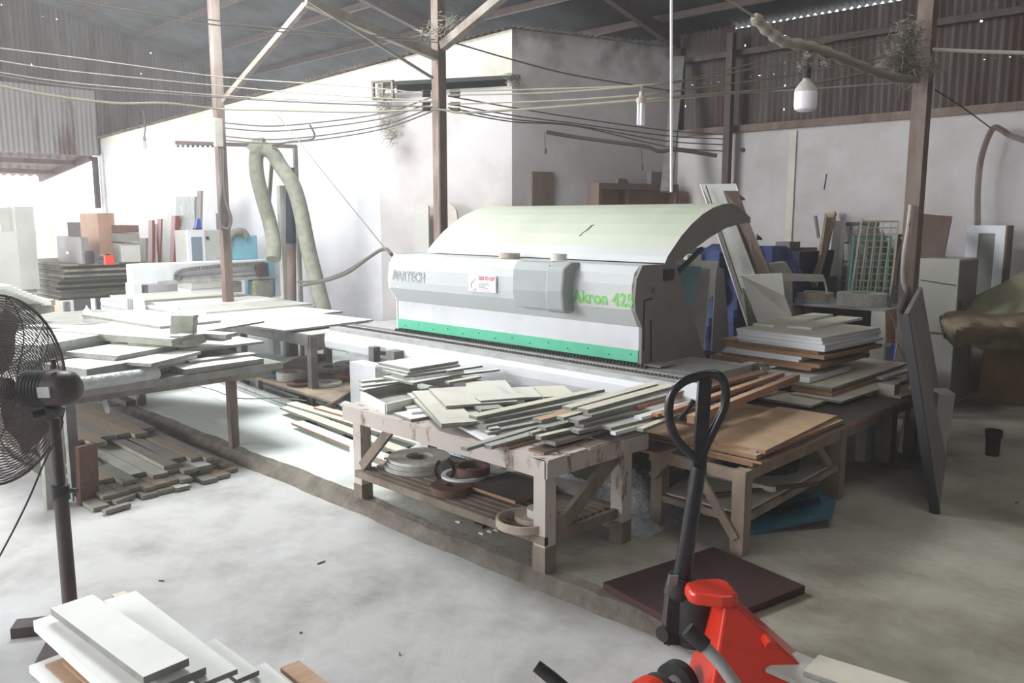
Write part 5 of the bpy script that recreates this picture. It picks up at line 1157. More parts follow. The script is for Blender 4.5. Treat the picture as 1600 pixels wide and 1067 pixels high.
mb = MB(); mb.tube([mc_-Vector((0.0, 0, 0.10)), ptp+Vector((0, 0, 0.02))], [0.05, 0.032], 14); mb.tube([mc_+Vector((-0.05, -0.04, -0.13)), mc_+Vector((-0.05, -0.10, -0.14))], 0.022, 12); mb.build('tilt_bracket', 'black_plastic', fn)
# cage: centre and rim
RC = mc_+ax*0.33; RR = 0.505; u = ax.orthogonal().normalized(); w_ = ax.cross(u)
def rp(r, h, a): return RC+ax*h+(u*math.cos(a)+w_*math.sin(a))*r
def dome(r, side): 
    t_ = r/RR; return (-0.10*(1-t_**2.2) if side < 0 else 0.10*(1-t_**2.2))
for side, nm in ((-1, 'rear_guard'), (1, 'front_guard')):
    mb = MB()
    for k in range(30):
        r = 0.07+(RR-0.07)*k/29; mb.tube([rp(r, dome(r, side), 2*math.pi*i/40) for i in range(40)], 0.0026, 4, closed=True)
    for k in range(10):
        a0 = 2*math.pi*k/10
        mb.tube([rp(0.05+(RR-0.05)*i/12, dome(0.05+(RR-0.05)*i/12, side)+0.004*side, a0+0.22*math.sin(i/12*3.1)) for i in range(13)], 0.0036, 5)
    g = mb.build(nm, 'fan_grey', fn)
mb = MB(); mb.tube([rp(RR, 0, 2*math.pi*i/56) for i in range(56)], 0.008, 8, closed=True); mb.build('guard_rim', 'fan_grey', fn)
mb = MB(); mb.lathe([(0, 0.125), (0.09, 0.12), (0.095, 0.105), (0, 0.105)], RC, ax, 24); mb.build('badge', 'fan_grey', fn)
mb = MB(); mb.lathe([(0, -0.06), (0.06, -0.06), (0.065, 0.04), (0, 0.06)], RC, ax, 20); mb.build('hub', 'fan_motor', fn)
for k in range(3):
    a0 = 2*math.pi*k/3+0.5; vs = []; ni, nj = 9, 9
    for i in range(ni):
        r = 0.05+0.38*i/(ni-1); ww = 0.55*math.sin(min(1, i/(ni-1)*1.15+0.2)*2.6)+0.12
        for j_ in range(nj):
            s_ = (j_/(nj-1)-0.5); vs.append(rp(r, 0.05*s_*2*(0.5+0.5*i/(ni-1)), a0+ww*s_*1.6))
    mb = MB(); mb.add(vs, [[i*nj+j_, i*nj+j_+1, (i+1)*nj+j_+1, (i+1)*nj+j_] for i in range(ni-1) for j_ in range(nj-1)], 0, True)
    o = mb.build('blade', 'fan_blade', fn); s2 = o.modifiers.new('solid', 'SOLIDIFY'); s2.thickness = 0.003
c_ = wire('power_cord', None, [mc_+Vector((0.05, -0.05, -0.11)), DF(98, 660, 4.2), DF(70, 720, 4.15), DF(40, 790, 4.1), DF(-10, 885, 4.0), DF(-60, 960, 4.0)], 0.005, 'black_rubber')
c_.parent = fn; c_.matrix_parent_inverse = Matrix.Translation(fn.location).inverted()

# ------------------------------------------------------------------ boards at the bottom left
mk([
 ('white board with tan board inset in it, leftmost of the bottom left pile', 'wood_sheet', 0.28, 0.03, (45, 1040), (170, 1150), (118, 1008), ('white_panel', 'edge_white')),
 ('tan board lying inset on the leftmost white board at the bottom left', 'wood_board', 0.287, 0.006, (70, 1038), (170, 1128), (122, 1014), ('mdf', 'mdf_edge')),
 ('second tan board edge, narrower, at the bottom left', 'wood_board', 0.305, 0.016, (98, 1034), (200, 1125), (122, 1023), ('mdf', 'mdf_edge')),
 ('long white board under the top one at the bottom left', 'wood_board', 0.375, 0.045, (205, 1108), (275, 1078), (72, 963), ('white_panel', 'edge_white')),
 ('topmost white board of the bottom left pile', 'wood_board', 0.43, 0.03, (224, 1058), (295, 1028), (97, 944), WP),
 ('short white board tucked under the end of the topmost one', 'wood_board', 0.385, 0.03, (255, 1070), (322, 1042), (235, 1045), WP),
 ('long narrow white board right of the topmost one', 'wood_board', 0.35, 0.02, (315, 1068), (371, 1045), (172, 935), WP),
 ('greenish board edge peeking out behind the narrow white board', 'wood_board', 0.328, 0.03, (322, 1042), (344, 1033), (184, 926), ('cream_panel', 'edge_green')),
 ('white board corner to the right of the narrow board', 'wood_board', 0.30, 0.02, (370, 1062), (405, 1047), (308, 1008), WP),
 ('pale lavender-white board at the bottom edge', 'wood_board', 0.27, 0.02, (380, 1048), (460, 1120), (413, 1033), ('white_panel', 'edge_white')),
 ('peach board at the bottom edge of the picture', 'wood_board', 0.23, 0.02, (438, 1043), (520, 1110), (465, 1030), ('orange_wood', 'orange_edge')),
], 'boards of the bottom left pile')
pt_ = thing('low_trolley', 'low black-footed trolley under the bottom left boards', 'trolley', (-3.0, 1.0, -0.1))
mb = MB(); a = P(60, 1052, 0.2); b = P(560, 1110, 0.2); mb.box(a.x+0.08, -1.9, 0.2, 1.0, 0.17, 0.20); mb.build('deck', 'edge_white', pt_)
for (x, y) in ((a.x+0.15, 0.93), (-2.0, 0.93), (a.x+0.15, 0.3), (-2.0, 0.3)):
    mb = MB(); mb.lathe([(0, 0), (0.05, 0), (0.05, 0.27), (0, 0.27)], (x, y, -0.1), n=14); mb.build('foot', 'black_plastic', pt_)
# ------------------------------------------------------------------ things against the inner room wall
def onwall(a, b, px):
    """parameter on wall a-b seen at pixel column px"""
    r = ray(px, 340); d = b-a
    # C + r*s = a + d*t in xy
    det = r.x*(-d.y)+d.x*r.y; s = (a.x*(-d.y)+d.x*a.y)/det; return Vector((r.x*s, r.y*s, 0))
def wallq(a, b, px0, px1, yt, yb, m, nm, lab, cat, th=0.04, off=0.03, arch=False, grp=None):
    d = (b-a).normalized(); n_ = Vector((d.y, -d.x, 0)); p0 = onwall(a, b, px0)+n_*off; p1 = onwall(a, b, px1)+n_*off
    F0 = p0.dot(F2); zt = DF(px0, yt, F0).z; zb = DF(px0, yb, F0).z if yb is not None else 0
    if arch:
        w = (p1-p0); pts = [p0+ZZ*zb, p1+ZZ*zb]
        for k in range(11):
            an = math.pi*k/10; rr = w.length/2; c = (p0+p1)/2; pts.append(c+w.normalized()*rr*math.cos(an)+ZZ*(zt-0.22+0.22*math.sin(an)**0.8 if k not in (0, 10) else zt-0.22))
    else: pts = [p0+ZZ*zb, p1+ZZ*zb, p1+ZZ*zt, p0+ZZ*zt]
    mb = MB(); mb.ext(pts, n_*th); return tag(mb.build(nm, m), lab, cat, grp)
wallq(C595, C800, 671, 727, 314, None, 'headboard', 'headboard', 'arched wooden headboard leaning behind the post', 'headboard', arch=True, off=0.25)
wallq(C595, C800, 668, 690, 322, None, 'cabinet_grey', 'wood_sheet', 'grey panel with a rounded corner left of the arched headboard', 'panel', off=0.40)
wallq(C595, C800, 755, 812, 316, None, 'headboard', 'headboard', 'second arched wooden headboard peeking over the hood left end', 'headboard', arch=True, off=0.25)
wallq(C800, C1058, 830, 863, 268, 330, 'brown_laminate', 'wood_sheet', 'grey-brown rectangular panel fixed on the wall above the hood', 'panel', off=-0.01)
cb = thing('wall_cabinet', 'open brown cabinet standing behind the hood, its top edge dusty', 'cabinet', (-8, 9.5, 0))
d = (C1058-C800).normalized(); n_ = Vector((d.y, -d.x, 0)); p0 = onwall(C800, C1058, 918)+n_*0.30; p1 = onwall(C800, C1058, 1040)+n_*0.30
z1 = DF(918, 288, p0.dot(F2)).z; z2 = DF(1040, 286, p1.dot(F2)).z; zc = (z1+z2)/2
def cq(a, b, z0, z1_, dep, m, nm, off=0.0): mb = MB(); mb.ext([a-n_*off+ZZ*z0, b-n_*off+ZZ*z0, b-n_*off+ZZ*z1_, a-n_*off+ZZ*z1_], -n_*dep); return mb.build(nm, m, cb)
w = (p1-p0); cq(p0, p1, zc-0.09, zc, 0.26, 'brown_laminate', 'top'); cq(p0, p0+w*0.04, 1.0, zc-0.09, 0.26, 'brown_laminate', 'side_panel'); cq(p1-w*0.03, p1, 1.0, zc-0.09, 0.26, 'brown_laminate', 'side_panel')
cq(p0+w*0.36, p0+w*0.385, 1.0, zc-0.09, 0.22, 'brown_laminate', 'divider', 0.03); cq(p0, p1, 1.0, zc-0.09, 0.02, 'cardboard', 'back_panel', 0.24); cq(p0, p1, 0, 1.0, 0.26, 'brown_laminate', 'base_cabinet')
mb = MB(); a = p1-n_*0.1; b = a+d*0.35; mb.ext([a, b, b+ZZ*(zc-0.1), a+ZZ*(zc-0.1)], -n_*0.03); tag(mb.build('wood_sheet', 'cardboard'), 'brown panel standing right of the open brown cabinet', 'panel')
for px0, px1, yt, lab in ((953, 966, 279, 'small brown block on top of the open cabinet'), (1004, 1022, 268, 'dark grey roll end standing on the open cabinet')):
    a = onwall(C800, C1058, px0)+n_*0.2; b = onwall(C800, C1058, px1)+n_*0.2; zt = DF(px0, yt, a.dot(F2)).z
    mb = MB(); mb.ext([a+ZZ*zc, b+d*0.05+ZZ*zc, b+ZZ*zt, a+ZZ*zt], -n_*0.12); tag(mb.build('wood_block', 'brown_laminate' if px0 < 960 else 'machine_dark'), lab, 'block')

# ------------------------------------------------------------------ fallen boards right of the machine
mb = MB(); mb.ext([DF(1038, 405, 8.1), DF(1122, 408, 8.1), DF(1115, 462, 8.1), DF(1108, 465, 8.1), DF(1098, 575, 7.9), DF(1060, 575, 7.9)], F2*0.03); tag(mb.build('wood_sheet', 'white_panel'), 'white notched panel standing right behind the machine side', 'panel')
mb = MB(); mb.ext([DF(1072, 418, 8.0), DF(1110, 420, 8.0), DF(1098, 560, 7.8), DF(1065, 555, 7.8)], F2*0.02); tag(mb.build('wood_sheet', 'cabinet_grey'), 'greyish inner panel in front of the white notched one', 'panel')
mb = MB(); mb.ext([DF(1052, 414, 7.6), DF(1096, 417, 7.6), DF(1077, 496, 7.5)], F2*0.02); tag(mb.build('foam_sheet', 'light_blue'), 'light blue triangular sheet beside the machine side plate', 'sheet')
mb = MB(); mb.ext([DF(1119, 416, 8.4), DF(1131, 420, 8.4), DF(1150, 665, 8.2), DF(1106, 665, 8.2)], F2*0.05); tag(mb.build('wood_sheet', 'machine_side'), 'brown-grey panel edge right of the white notched panel', 'panel')
mb = MB(); mb.bar(DF(1090, 550, 7.5), DF(1118, 552, 7.5), 0.03, 0.035); tag(mb.build('red_batten', 'red_brown'), 'short red-brown batten by the machine foot', 'batten')
mb = MB(); mb.ext([DF(1074, 398, 8.8), DF(1096, 398, 8.8), DF(1096, 635, 8.8), DF(1074, 635, 8.8)], F2*0.2); tag(mb.build('cardboard_box', 'dust_panel'), 'small beige box seen under the raised hood end', 'box')
# white skirting boards leaning
lb1 = thing('leaning_board', 'long white grooved board leaning from the wall, passing behind the hood tip', 'board', (-4.5, 9, 0))
mb = MB(); mb.ext([DF(1095, 288, 9.6), DF(1150, 287, 9.6), DF(1163, 330, 9.4), DF(1182, 432, 9.0), DF(1212, 505, 8.7), DF(1262, 640, 8.4), DF(1212, 650, 8.4), DF(1168, 505, 8.7)], F2*0.05); mb.build('board', 'white_panel', lb1)
mb = MB(); mb.bar(DF(1103, 290, 9.55), DF(1175, 505, 8.65), 0.010, 0.010); mb.build('groove', 'steel_dark', lb1)
mb = MB(); mb.ext([DF(1131, 298, 9.45), DF(1154, 298, 9.45), DF(1170, 345, 9.2), DF(1205, 428, 8.85), DF(1300, 640, 8.2), DF(1272, 640, 8.2), DF(1182, 432, 8.85)], F2*0.04); tag(mb.build('leaning_board', 'brown_laminate'), 'dark brown hooked rail board leaning over the long white grooved one', 'board')
for k, (x, y) in enumerate(((1162, 312), (1171, 342), (1189, 374))):
    mb = MB(); mb.ext([DF(x-6, y-8, 9.2), DF(x+2, y-2, 9.2), DF(x+2, y+1, 9.2), DF(x-6, y+1, 9.2)], F2*0.02); tag(mb.build('coat_hook', 'steel_dark'), '%s hook from the top on the edge of the brown rail board' % ORD[k], 'hook', 'hooks of the brown rail board')
mb = MB(); mb.ext([DF(1157, 430, 8.0), DF(1222, 427, 8.0), DF(1226, 462, 7.9), DF(1240, 500, 7.9), DF(1186, 505, 7.9)], F2*0.04); tag(mb.build('leaning_board', 'white_panel'), 'broad white board slanting down behind the tall stack', 'board')
mb = MB(); mb.ext([DF(1222, 427, 8.0), DF(1286, 429, 8.0), DF(1291, 440, 8.0), DF(1222, 439, 8.0)], F2*0.03); mb.ext([DF(1287, 437, 8.0), DF(1290, 437, 8.0), DF(1295, 460, 8.0), DF(1293, 460, 8.0)], F2*0.02)
tag(mb.build('bracket_board', 'cabinet_grey'), 'thin grey horizontal board reaching right from the slanting white board', 'board')
mb = MB(); mb.ext([DF(1160, 450, 8.3), DF(1166, 452, 8.3), DF(1200, 512, 8.2), DF(1170, 515, 8.2)], F2*0.04); tag(mb.build('wood_sheet', 'edge_green'), 'olive panel edge between the white slanting boards', 'panel')
# blue tarp heap
mb = MB(); nu, nv = 36, 14; vs = []
for i in range(nu+1):
    for k in range(nv+1):
        u_ = i/nu; v_ = k/nv; px = lerp(1058, 1256, u_)
        top = 384 if u_ > 0.6 else lerp(378, 384, u_/0.6); 
        if u_ < 0.3: top = lerp(415, 378, u_/0.3)
        if u_ > 0.88: top = lerp(386, 430, (u_-0.88)/0.12)
        py = lerp(top, 560, v_); dd = 10.0-0.9*v_**0.7*math.sin(math.pi*min(1, u_*1.1))+0.10*math.sin(u_*31+v_*5)+0.06*math.sin(v_*22+u_*9)
        vs.append(DF(px, py, dd))
mb.add(vs, [[i*(nv+1)+k, (i+1)*(nv+1)+k, (i+1)*(nv+1)+k+1, i*(nv+1)+k+1] for i in range(nu) for k in range(nv)], 0, True)
o = mb.build('blue_tarp', 'blue_tarp'); o.modifiers.new('s', 'SOLIDIFY').thickness = -0.02; tag(o, 'dark blue tarpaulin thrown over a heap behind the fallen boards', 'tarpaulin')
mb = boxY(1065, 1250, 391, 560, 9.9, 1.0, zb=0); tag(mb.build('covered_heap', 'navy'), 'dark heap of goods under the blue tarpaulin', 'heap')
mb = MB(); mb.ext([DF(1203, 412, 8.9), DF(1228, 409, 8.9), DF(1238, 425, 8.9), DF(1240, 630, 8.9), DF(1210, 630, 8.9)], F2*0.15); tag(mb.build('stone_piece', 'stone'), 'beige torn cardboard piece behind the horizontal board', 'cardboard')
bg(1212, 1234, 378, 391, 10.2, 0.3, 'machine_dark', 'wood_block', 'flat dark block lying on the tarpaulin', 'block')

# ------------------------------------------------------------------ lattice panels and planks on the back wall
def pole(a, b, w, m, nm, lab, cat, grp=None, h=None):
    mb = MB(); mb.bar(a, b, w, h or w); return tag(mb.build(nm, m), lab, cat, grp)
pole(DF(1270, 445, 10.6), DF(1300, 336, 11.2), 0.09, 'pine', 'wood_plank', 'yellowish plank leaning left of the steel lattices', 'plank', h=0.12)
pole(DF(1277, 430, 10.5), DF(1291, 336, 11.1), 0.03, 'timber', 'wood_plank', 'thin grey plank touching the yellowish one', 'plank', h=0.08)
pole(DF(1280, 440, 10.8), DF(1305, 332, 11.3), 0.03, 'steel_grey', 'steel_bar', 'grey bar just right of the yellowish plank', 'bar', h=0.05)
pole(DF(1279, 372, 11.0), DF(1274, 337, 11.0), 0.03, 'steel_grey', 'steel_bar', 'short thin bar leaning the other way left of the planks', 'bar')
mb = MB(); a = DF(1292, 430, 11.1); mb.ext([DF(1290, 432, 11.0), DF(1310, 432, 11.0), DF(1315, 345, 11.2), DF(1306, 345, 11.2)], F2*0.03); tag(mb.build('wood_sheet', 'white_panel'), 'white sheet behind the yellowish plank', 'panel')
def lattice(lab, tl, tr_, bl, br, d0, d1, nx, ny, r, m, nm='steel_lattice', frame=None):
    TL_, TR_, BL_, BR_ = DF(*tl, d1), DF(*tr_, d1), DF(*bl, d0), DF(*br, d0)
    th_ = thing(nm, lab, 'grille', (BL_.x, BL_.y, 0), 'lattice panels at the back wall')
    mb = MB()
    for i in range(nx+1): mb.bar(TL_.lerp(TR_, i/nx), BL_.lerp(BR_, i/nx), r, r)
    
    for k in range(ny+1): mb.bar(TL_.lerp(BL_, k/ny), TR_.lerp(BR_, k/ny), r, r)
    mb.build('bars', m, th_)
    mb = MB(); f_ = frame or r*1.8
    mb.bar(TL_, BL_, f_, f_); mb.bar(TR_, BR_, f_, f_); mb.bar(TL_, TR_, f_, f_); mb.bar(BL_, BR_, f_, f_); mb.build('frame', m, th_)
    return th_
lattice('cream-coloured steel lattice, frontmost of the leaning ones', (1346, 346), (1404, 346), (1328, 470), (1390, 472), 9.6, 10.3, 5, 12, 0.012, 'yellow_steel')
lattice('dark grey barred frame behind the cream lattice', (1318, 350), (1416, 350), (1306, 500), (1408, 500), 10.4, 11.0, 8, 5, 0.028, 'steel_grey')
lattice('teal window grille between the lattices', (1334, 370), (1392, 370), (1326, 455), (1382, 455), 10.2, 10.7, 5, 2, 0.012, 'teal_frame', frame=0.03)
lattice('glazed steel frame right of the cream lattice, by the post', (1405, 368), (1418, 368), (1392, 480), (1408, 480), 9.7, 10.2, 2, 4, 0.02, 'steel_grey')
lattice('low wire rack behind the blue tarpaulin', (1245, 388), (1276, 388), (1250, 440), (1280, 440), 10.8, 11.0, 4, 4, 0.014, 'steel_rust')
pole(DF(1390, 485, 9.3), DF(1408, 375, 10.2), 0.03, 'chrome', 'steel_bar', 'shiny bar leaning at the right of the cream lattice', 'bar')
pole(DF(1310, 500, 10.5), DF(1320, 335, 11.0), 0.04, 'steel_grey', 'steel_bar', 'tall grey upright at the left of the lattices', 'bar')
bg(1290, 1312, 433, 470, 10.6, 0.4, 'machine_dark', 'wood_block', 'dark box on the floor under the white sheet', 'box', zb=0)
# low cabinet with tape coils
cc = thing('low_cabinet', 'white low cabinet holding big tape coils, behind the tall stack', 'cabinet', (-3.8, 9, 0))
Yc = 9.0; a = PY(1228, 468, Yc); b = PY(1385, 480, Yc); zt2 = 1.0
a = P(1228, 473, zt2); b = P(1385, 484, zt2)
mb = MB(); mb.box(a.x, b.x, b.y, b.y+0.75, zt2-0.025, zt2); mb.build('top', 'cabinet_grey', cc)
mb = MB(); mb.box(b.x-0.16, b.x, b.y, b.y+0.7, 0, zt2-0.025); mb.build('side_panel', 'white_panel', cc)
mb = MB(); mb.box(a.x, a.x+0.05, b.y, b.y+0.7, 0, zt2-0.025); mb.build('side_panel', 'cabinet_grey', cc)
mb = MB(); mb.box(a.x, b.x, b.y+0.6, b.y+0.64, 0, zt2-0.025); mb.build('back_panel', 'machine_dark', cc)
yb_ = b.y
p = PY(1346, 470, yb_+0.33); coil('tape_coil', 'big thick white tape coil on the low cabinet', (p.x, yb_+0.33, zt2+0.002), 0.27, 0.12, 0.14, 'tape_white', 'tape coils on the low cabinet')
p = PY(1268, 462, yb_+0.32); coil('tape_coil', 'wide grey tape coil at the left on the low cabinet', (p.x, yb_+0.32, zt2+0.002), 0.28, 0.12, 0.05, 'tape_grey', 'tape coils on the low cabinet')
coil('tape_coil', 'brownish tape coil stacked on the wide grey one', (p.x+0.02, yb_+0.32, zt2+0.054), 0.24, 0.10, 0.06, 'tape_tan', 'tape coils on the low cabinet')
p = PY(1308, 470, yb_+0.3); tag(MB().box(p.x-0.09, p.x+0.03, yb_+0.22, yb_+0.4, zt2+0.001, zt2+0.06).build('green_box', 'edge_green'), 'small grey-green box between the coils on the low cabinet', 'box')
# plywood by the post with a socket cluster
pw = thing('socket_board', 'brown plywood sheet by the right post with a cluster of black plugs', 'board', (-3.2, 8.6, 0))
mb = MB(); mb.ext([DF(1384, 484, 8.4), DF(1428, 482, 8.4), DF(1430, 540, 8.4), DF(1384, 535, 8.4)], F2*0.02); mb.build('plywood', 'cardboard', pw)
for i in range(3):
    for k in range(3):
        q = DF(1409+5.5*i, 492+6.5*k, 8.37); mb = MB(); mb.lathe([(0, 0), (0.014, 0), (0.014, 0.03), (0, 0.03)], q, -F2, 8); mb.build('plug', 'black_plastic', pw)
wire('hanging_cable', 'pale thin cable hanging in front of the brown plywood', [DF(1386, 484, 8.3), DF(1396, 500, 8.3), DF(1402, 530, 8.3), DF(1399, 552, 8.2), DF(1396, 565, 8.0)], 0.008, 'wire_light', 'cable')
bg(1384, 1428, 545, 575, 8.9, 0.3, 'steel_dark', 'steel_box', 'dark box low behind the brown plywood', 'box', zb=0)
bg(1392, 1404, 538, 560, 8.8, 0.05, 'blue_plastic', 'blue_box', 'small blue box behind the hanging cable', 'box')
# grey cabinet, leaning brown board, white door frame, tarp heap
gc = thing('steel_cabinet', 'dusty pale grey cabinet right of the thick post', 'cabinet', (-3, 9.6, 0))
a = PY(1438, 402, 9.5); b = PY(1500, 405, 9.5)
mb = MB(); mb.box(a.x, b.x, 9.5, 10.15, 0.0, 1.57); mb.build('body', 'cabinet_grey', gc, bevel=0.006)
mb = MB(); mb.box(b.x, b.x+0.006, 9.52, 10.13, 0.02, 1.55); mb.build('side_face', 'machine_side', gc)
mb = MB(); mb.bar((a.x+0.02, 9.495, 1.34), (b.x-0.02, 9.495, 1.30), 0.006, 0.008); mb.build('seam', 'steel_dark', gc)
mb = MB(); mb.bar((a.x, 9.495, 0.78), (b.x, 9.495, 0.78), 0.006, 0.012); mb.build('seam', 'steel_dark', gc)
mb = MB(); mb.lathe([(0, 0), (0.04, 0), (0.04, 0.01), (0, 0.01)], (b.x+0.007, 9.6, 1.1), (1, 0, 0), 14); mb.build('lock', 'steel_dark', gc)
mb = MB(); mb.ext([PY(1436, 403, 9.8), PY(1474, 403, 9.8), PY(1487, 338, 10.3), PY(1441, 334, 10.3)], (0, 0.03, 0)); tag(mb.build('wood_sheet', 'brown_laminate'), 'brown board leaning on the wall on top of the grey cabinet', 'panel')
wf = thing('glazed_door', 'white framed narrow glass door standing at the back wall', 'door', (-2.9, 10.8, 0))
a = PY(1511, 352, 10.7); b = PY(1572, 352, 10.7); z0 = 0.85; zt3 = a.z
def fb_(x0, x1, z0_, z1_, m, nm, y=10.7, dy=0.06): mb = MB(); mb.box(x0, x1, y, y+dy, z0_, z1_); return mb.build(nm, m, wf)
w_x = b.x-a.x
fb_(a.x, a.x+0.13, z0, zt3, 'edge_white', 'stile'); fb_(b.x-0.10, b.x, z0, zt3, 'edge_white', 'stile'); fb_(a.x+0.13, b.x-0.10, zt3-0.09, zt3, 'edge_white', 'top_rail'); fb_(a.x+0.13, b.x-0.10, z0, z0+0.1, 'edge_white', 'bottom_rail')
fb_(a.x+0.13, b.x-0.10, z0+0.1, zt3-0.09, 'frost_glass', 'glass_pane', 10.72, 0.02)
mb = MB(); mb.box(b.x, b.x+0.02, 10.7, 10.95, z0, zt3); mb.build('cabinet_side', 'brown_laminate', wf)
mb = MB(); mb.box(a.x, b.x, 10.72, 11.0, 0, z0); tag(mb.build('wood_crate', 'cabinet_grey'), 'grey crate under the white glass door, mostly hidden by the canvas', 'crate')
# canvas covered heap
mb = MB(); nu, nv = 44, 20; vs = []
prof_ = [(1472, 500), (1490, 488), (1530, 462), (1565, 445), (1600, 425), (1660, 400), (1720, 395)]
def topy(px):
    for i in range(len(prof_)-1):
        if px <= prof_[i+1][0]: return lerp(prof_[i][1], prof_[i+1][1], (px-prof_[i][0])/(prof_[i+1][0]-prof_[i][0]))
    return 395
base_ = [(-2.95, 9.35), (-1.2, 9.0)]
for i in range(nu+1):
    u_ = i/nu; px = lerp(1472, 1660, u_); yt = topy(px); yb2 = 505 if u_ < 0.02 else lerp(525, 545, min(1, u_*3))
    for k in range(nv+1):
        v_ = k/nv; py = lerp(yt, yb2, v_); dd = lerp(9.15, 8.25, min(1, v_*1.3))-0.0*u_ + 0.04*math.sin(u_*28+v_*6)*v_+0.05*math.sin(v_*14+u_*11)*v_
        if v_ > 0.8: dd += 0.5*(v_-0.8)
        vs.append(DF(px, py, dd))
mb.add(vs, [[i*(nv+1)+k, (i+1)*(nv+1)+k, (i+1)*(nv+1)+k+1, i*(nv+1)+k+1] for i in range(nu) for k in range(nv)], 0, True)
o = mb.build('canvas_cover', 'canvas'); o.modifiers.new('s', 'SOLIDIFY').thickness = 0.02; tag(o, 'olive-grey dusty canvas draped over a heap at the right edge', 'canvas')
mb = MB(); vs = []; nu, nv = 110, 18
for i in range(nu+1):
    for k in range(nv+1):
        u_ = i/nu; v_ = k/nv; px = lerp(1471, 1690, u_); e_ = min(1, u_*9)**0.5
        top = 496-5*e_-3*math.sin(u_*9+1); bot = 500+36*e_+5*math.sin(u_*11)+2*math.sin(u_*23)
        fold = 0.035*math.sin(u_*17+v_*4)+0.02*math.sin(u_*37-v_*6)+0.025*math.sin(v_*8+u_*6)
        vs.append(DF(px, lerp(top, bot, v_), 8.3-0.38*math.sin(math.pi*min(1, v_*1.05))*e_+fold))
mb.add(vs, [[i*(nv+1)+k, (i+1)*(nv+1)+k, (i+1)*(nv+1)+k+1, i*(nv+1)+k+1] for i in range(nu) for k in range(nv)], 0, True)
o = mb.build('canvas_bundle', 'canvas_tan'); o.modifiers.new('s', 'SOLIDIFY').thickness = 0.02; tag(o, 'rolled tan canvas edge bunched along the front of the covered heap', 'canvas')
mb = MB(); mb.ext([PY(1529, 622, 9.0) if False else P(1528, 620, 0), P(1640, 640, 0), P(1640, 640, 0)+ZZ*0.85, P(1528, 620, 0)+ZZ*0.80+Vector((0.02, 0, 0))], (0, 0.03, 0)); tag(mb.build('plywood_sheet', 'plywood'), 'tan plywood sheet standing under the canvas heap', 'plywood')
a = P(1508, 606, 0); b = P(1540, 614, 0)
mb = MB(); mb.ext([a, b, b+ZZ*0.9, a+ZZ*0.86], (0, 0.03, 0)); tag(mb.build('wood_sheet', 'cabinet_grey'), 'pale grey panel standing left of the plywood under the canvas', 'panel')
mb = MB(); mb.tube([DF(1497, 590, 9.5), DF(1497, 520, 9.4)], 0.035, 10); tag(mb.build('steel_tube', 'maroon_edge'), 'dark red leg visible between cabinet and canvas heap', 'leg')
mb = MB(); mb.box(P(1440, 600, 0).x, P(1440, 600, 0).x+0.42, 10.2, 10.25, 0, 0.75); tag(mb.build('wood_sheet', 'white_panel'), 'white panel low behind the grey cabinet', 'panel')
p = P(1480, 598, 0.0); mb = MB(); mb.lathe([(0, 0), (0.16, 0.0), (0.19, 0.06), (0.14, 0.12), (0.04, 0.14), (0, 0.14)], p, n=20); tag(mb.build('grey_sack', 'machine_dark'), 'grey rounded sack on the floor left of the canvas heap', 'sack')
# marks on the back wall
wire('wall_crack', 'thin dark nail line on the block wall', [PY(1291, 272, YB-0.01), PY(1288, 292, YB-0.01), PY(1287, 296, YB-0.01)], 0.006, 'steel_dark', 'mark')
q = PY(1160, 234, YB-0.02); tag(MB().lathe([(0, -0.02), (0.03, -0.02), (0.03, 0.02), (0, 0.02)], q, (0, 1, 0), 12).build('wall_hook', 'black_plastic'), 'black round knob on the back wall beside the dark post', 'knob')

# ------------------------------------------------------------------ lamps and wires
def ledbulb(px, py, d):
    t = thing('led_bulb', 'big white bulb lamp hanging near the right post', 'lamp', DF(px, py, d))
    k = d/1314*1.0; c = DF(px, py, d)
    R_ = 17*k; mb = MB(); mb.lathe([(0, -24*k), (R_*0.6, -23*k), (R_*0.92, -20*k), (R_, -14*k), (R_, 6*k)], c, n=32); mb.build('diffuser', 'bulb_white', t)
    mb = MB(); mb.lathe([(R_, 6*k), (R_*0.96, 10*k), (R_*0.6, 19*k), (R_*0.32, 24*k), (R_*0.30, 28*k)], c, n=32); mb.build('heat_sink', 'tape_grey', t)
    mb = MB(); mb.lathe([(R_*0.34, 26*k), (R_*0.36, 42*k), (R_*0.2, 46*k), (0, 46*k)], c, n=16); mb.build('socket', 'black_rubber', t)
    mb = MB(); mb.tube([c+ZZ*46*k, c+ZZ*66*k], 0.012, 6); mb.build('flex', 'wire_light', t); return t
ledbulb(1259, 150, 5.6)
t = thing('energy_saving_bulb', 'white tubular energy-saving bulb hanging from the wires in front of the wall', 'lamp', DF(1001, 160, 7.2))
k = 7.2/1314; c = DF(1002, 160, 7.2)
for i in range(4):
    an = math.pi/4+i*math.pi/2; mb = MB(); o_ = Vector((math.cos(an), math.sin(an), 0))*4.2*k; mb.tube([c+o_-ZZ*34*k, c+o_-ZZ*32*k, c+o_], [1.2*k, 2.2*k, 2.2*k], 8); mb.build('tube', 'bulb_white', t)
mb = MB(); mb.lathe([(0, -1*k), (7.5*k, -1*k), (7.5*k, 6*k), (3.5*k, 9*k), (3.2*k, 16*k), (0, 16*k)], c, n=20); mb.build('base', 'tape_tan', t)
mb = MB(); mb.tube([c+ZZ*16*k, DF(1003, 133, 7.2)], 0.006, 6); mb.build('flex', 'wire_light', t)
t = thing('clear_bulb', 'small clear bulb hanging on a cord at the upper left', 'lamp', DF(226, 222, 9.6)); c = DF(226, 222, 9.6); k = 9.6/1314
mb = MB(); mb.lathe([(0, -11*k), (3*k, -9*k), (3.4*k, -4*k), (2*k, 2*k), (2*k, 7*k), (0, 8*k)], c, n=14); mb.build('bulb', 'glass', t)
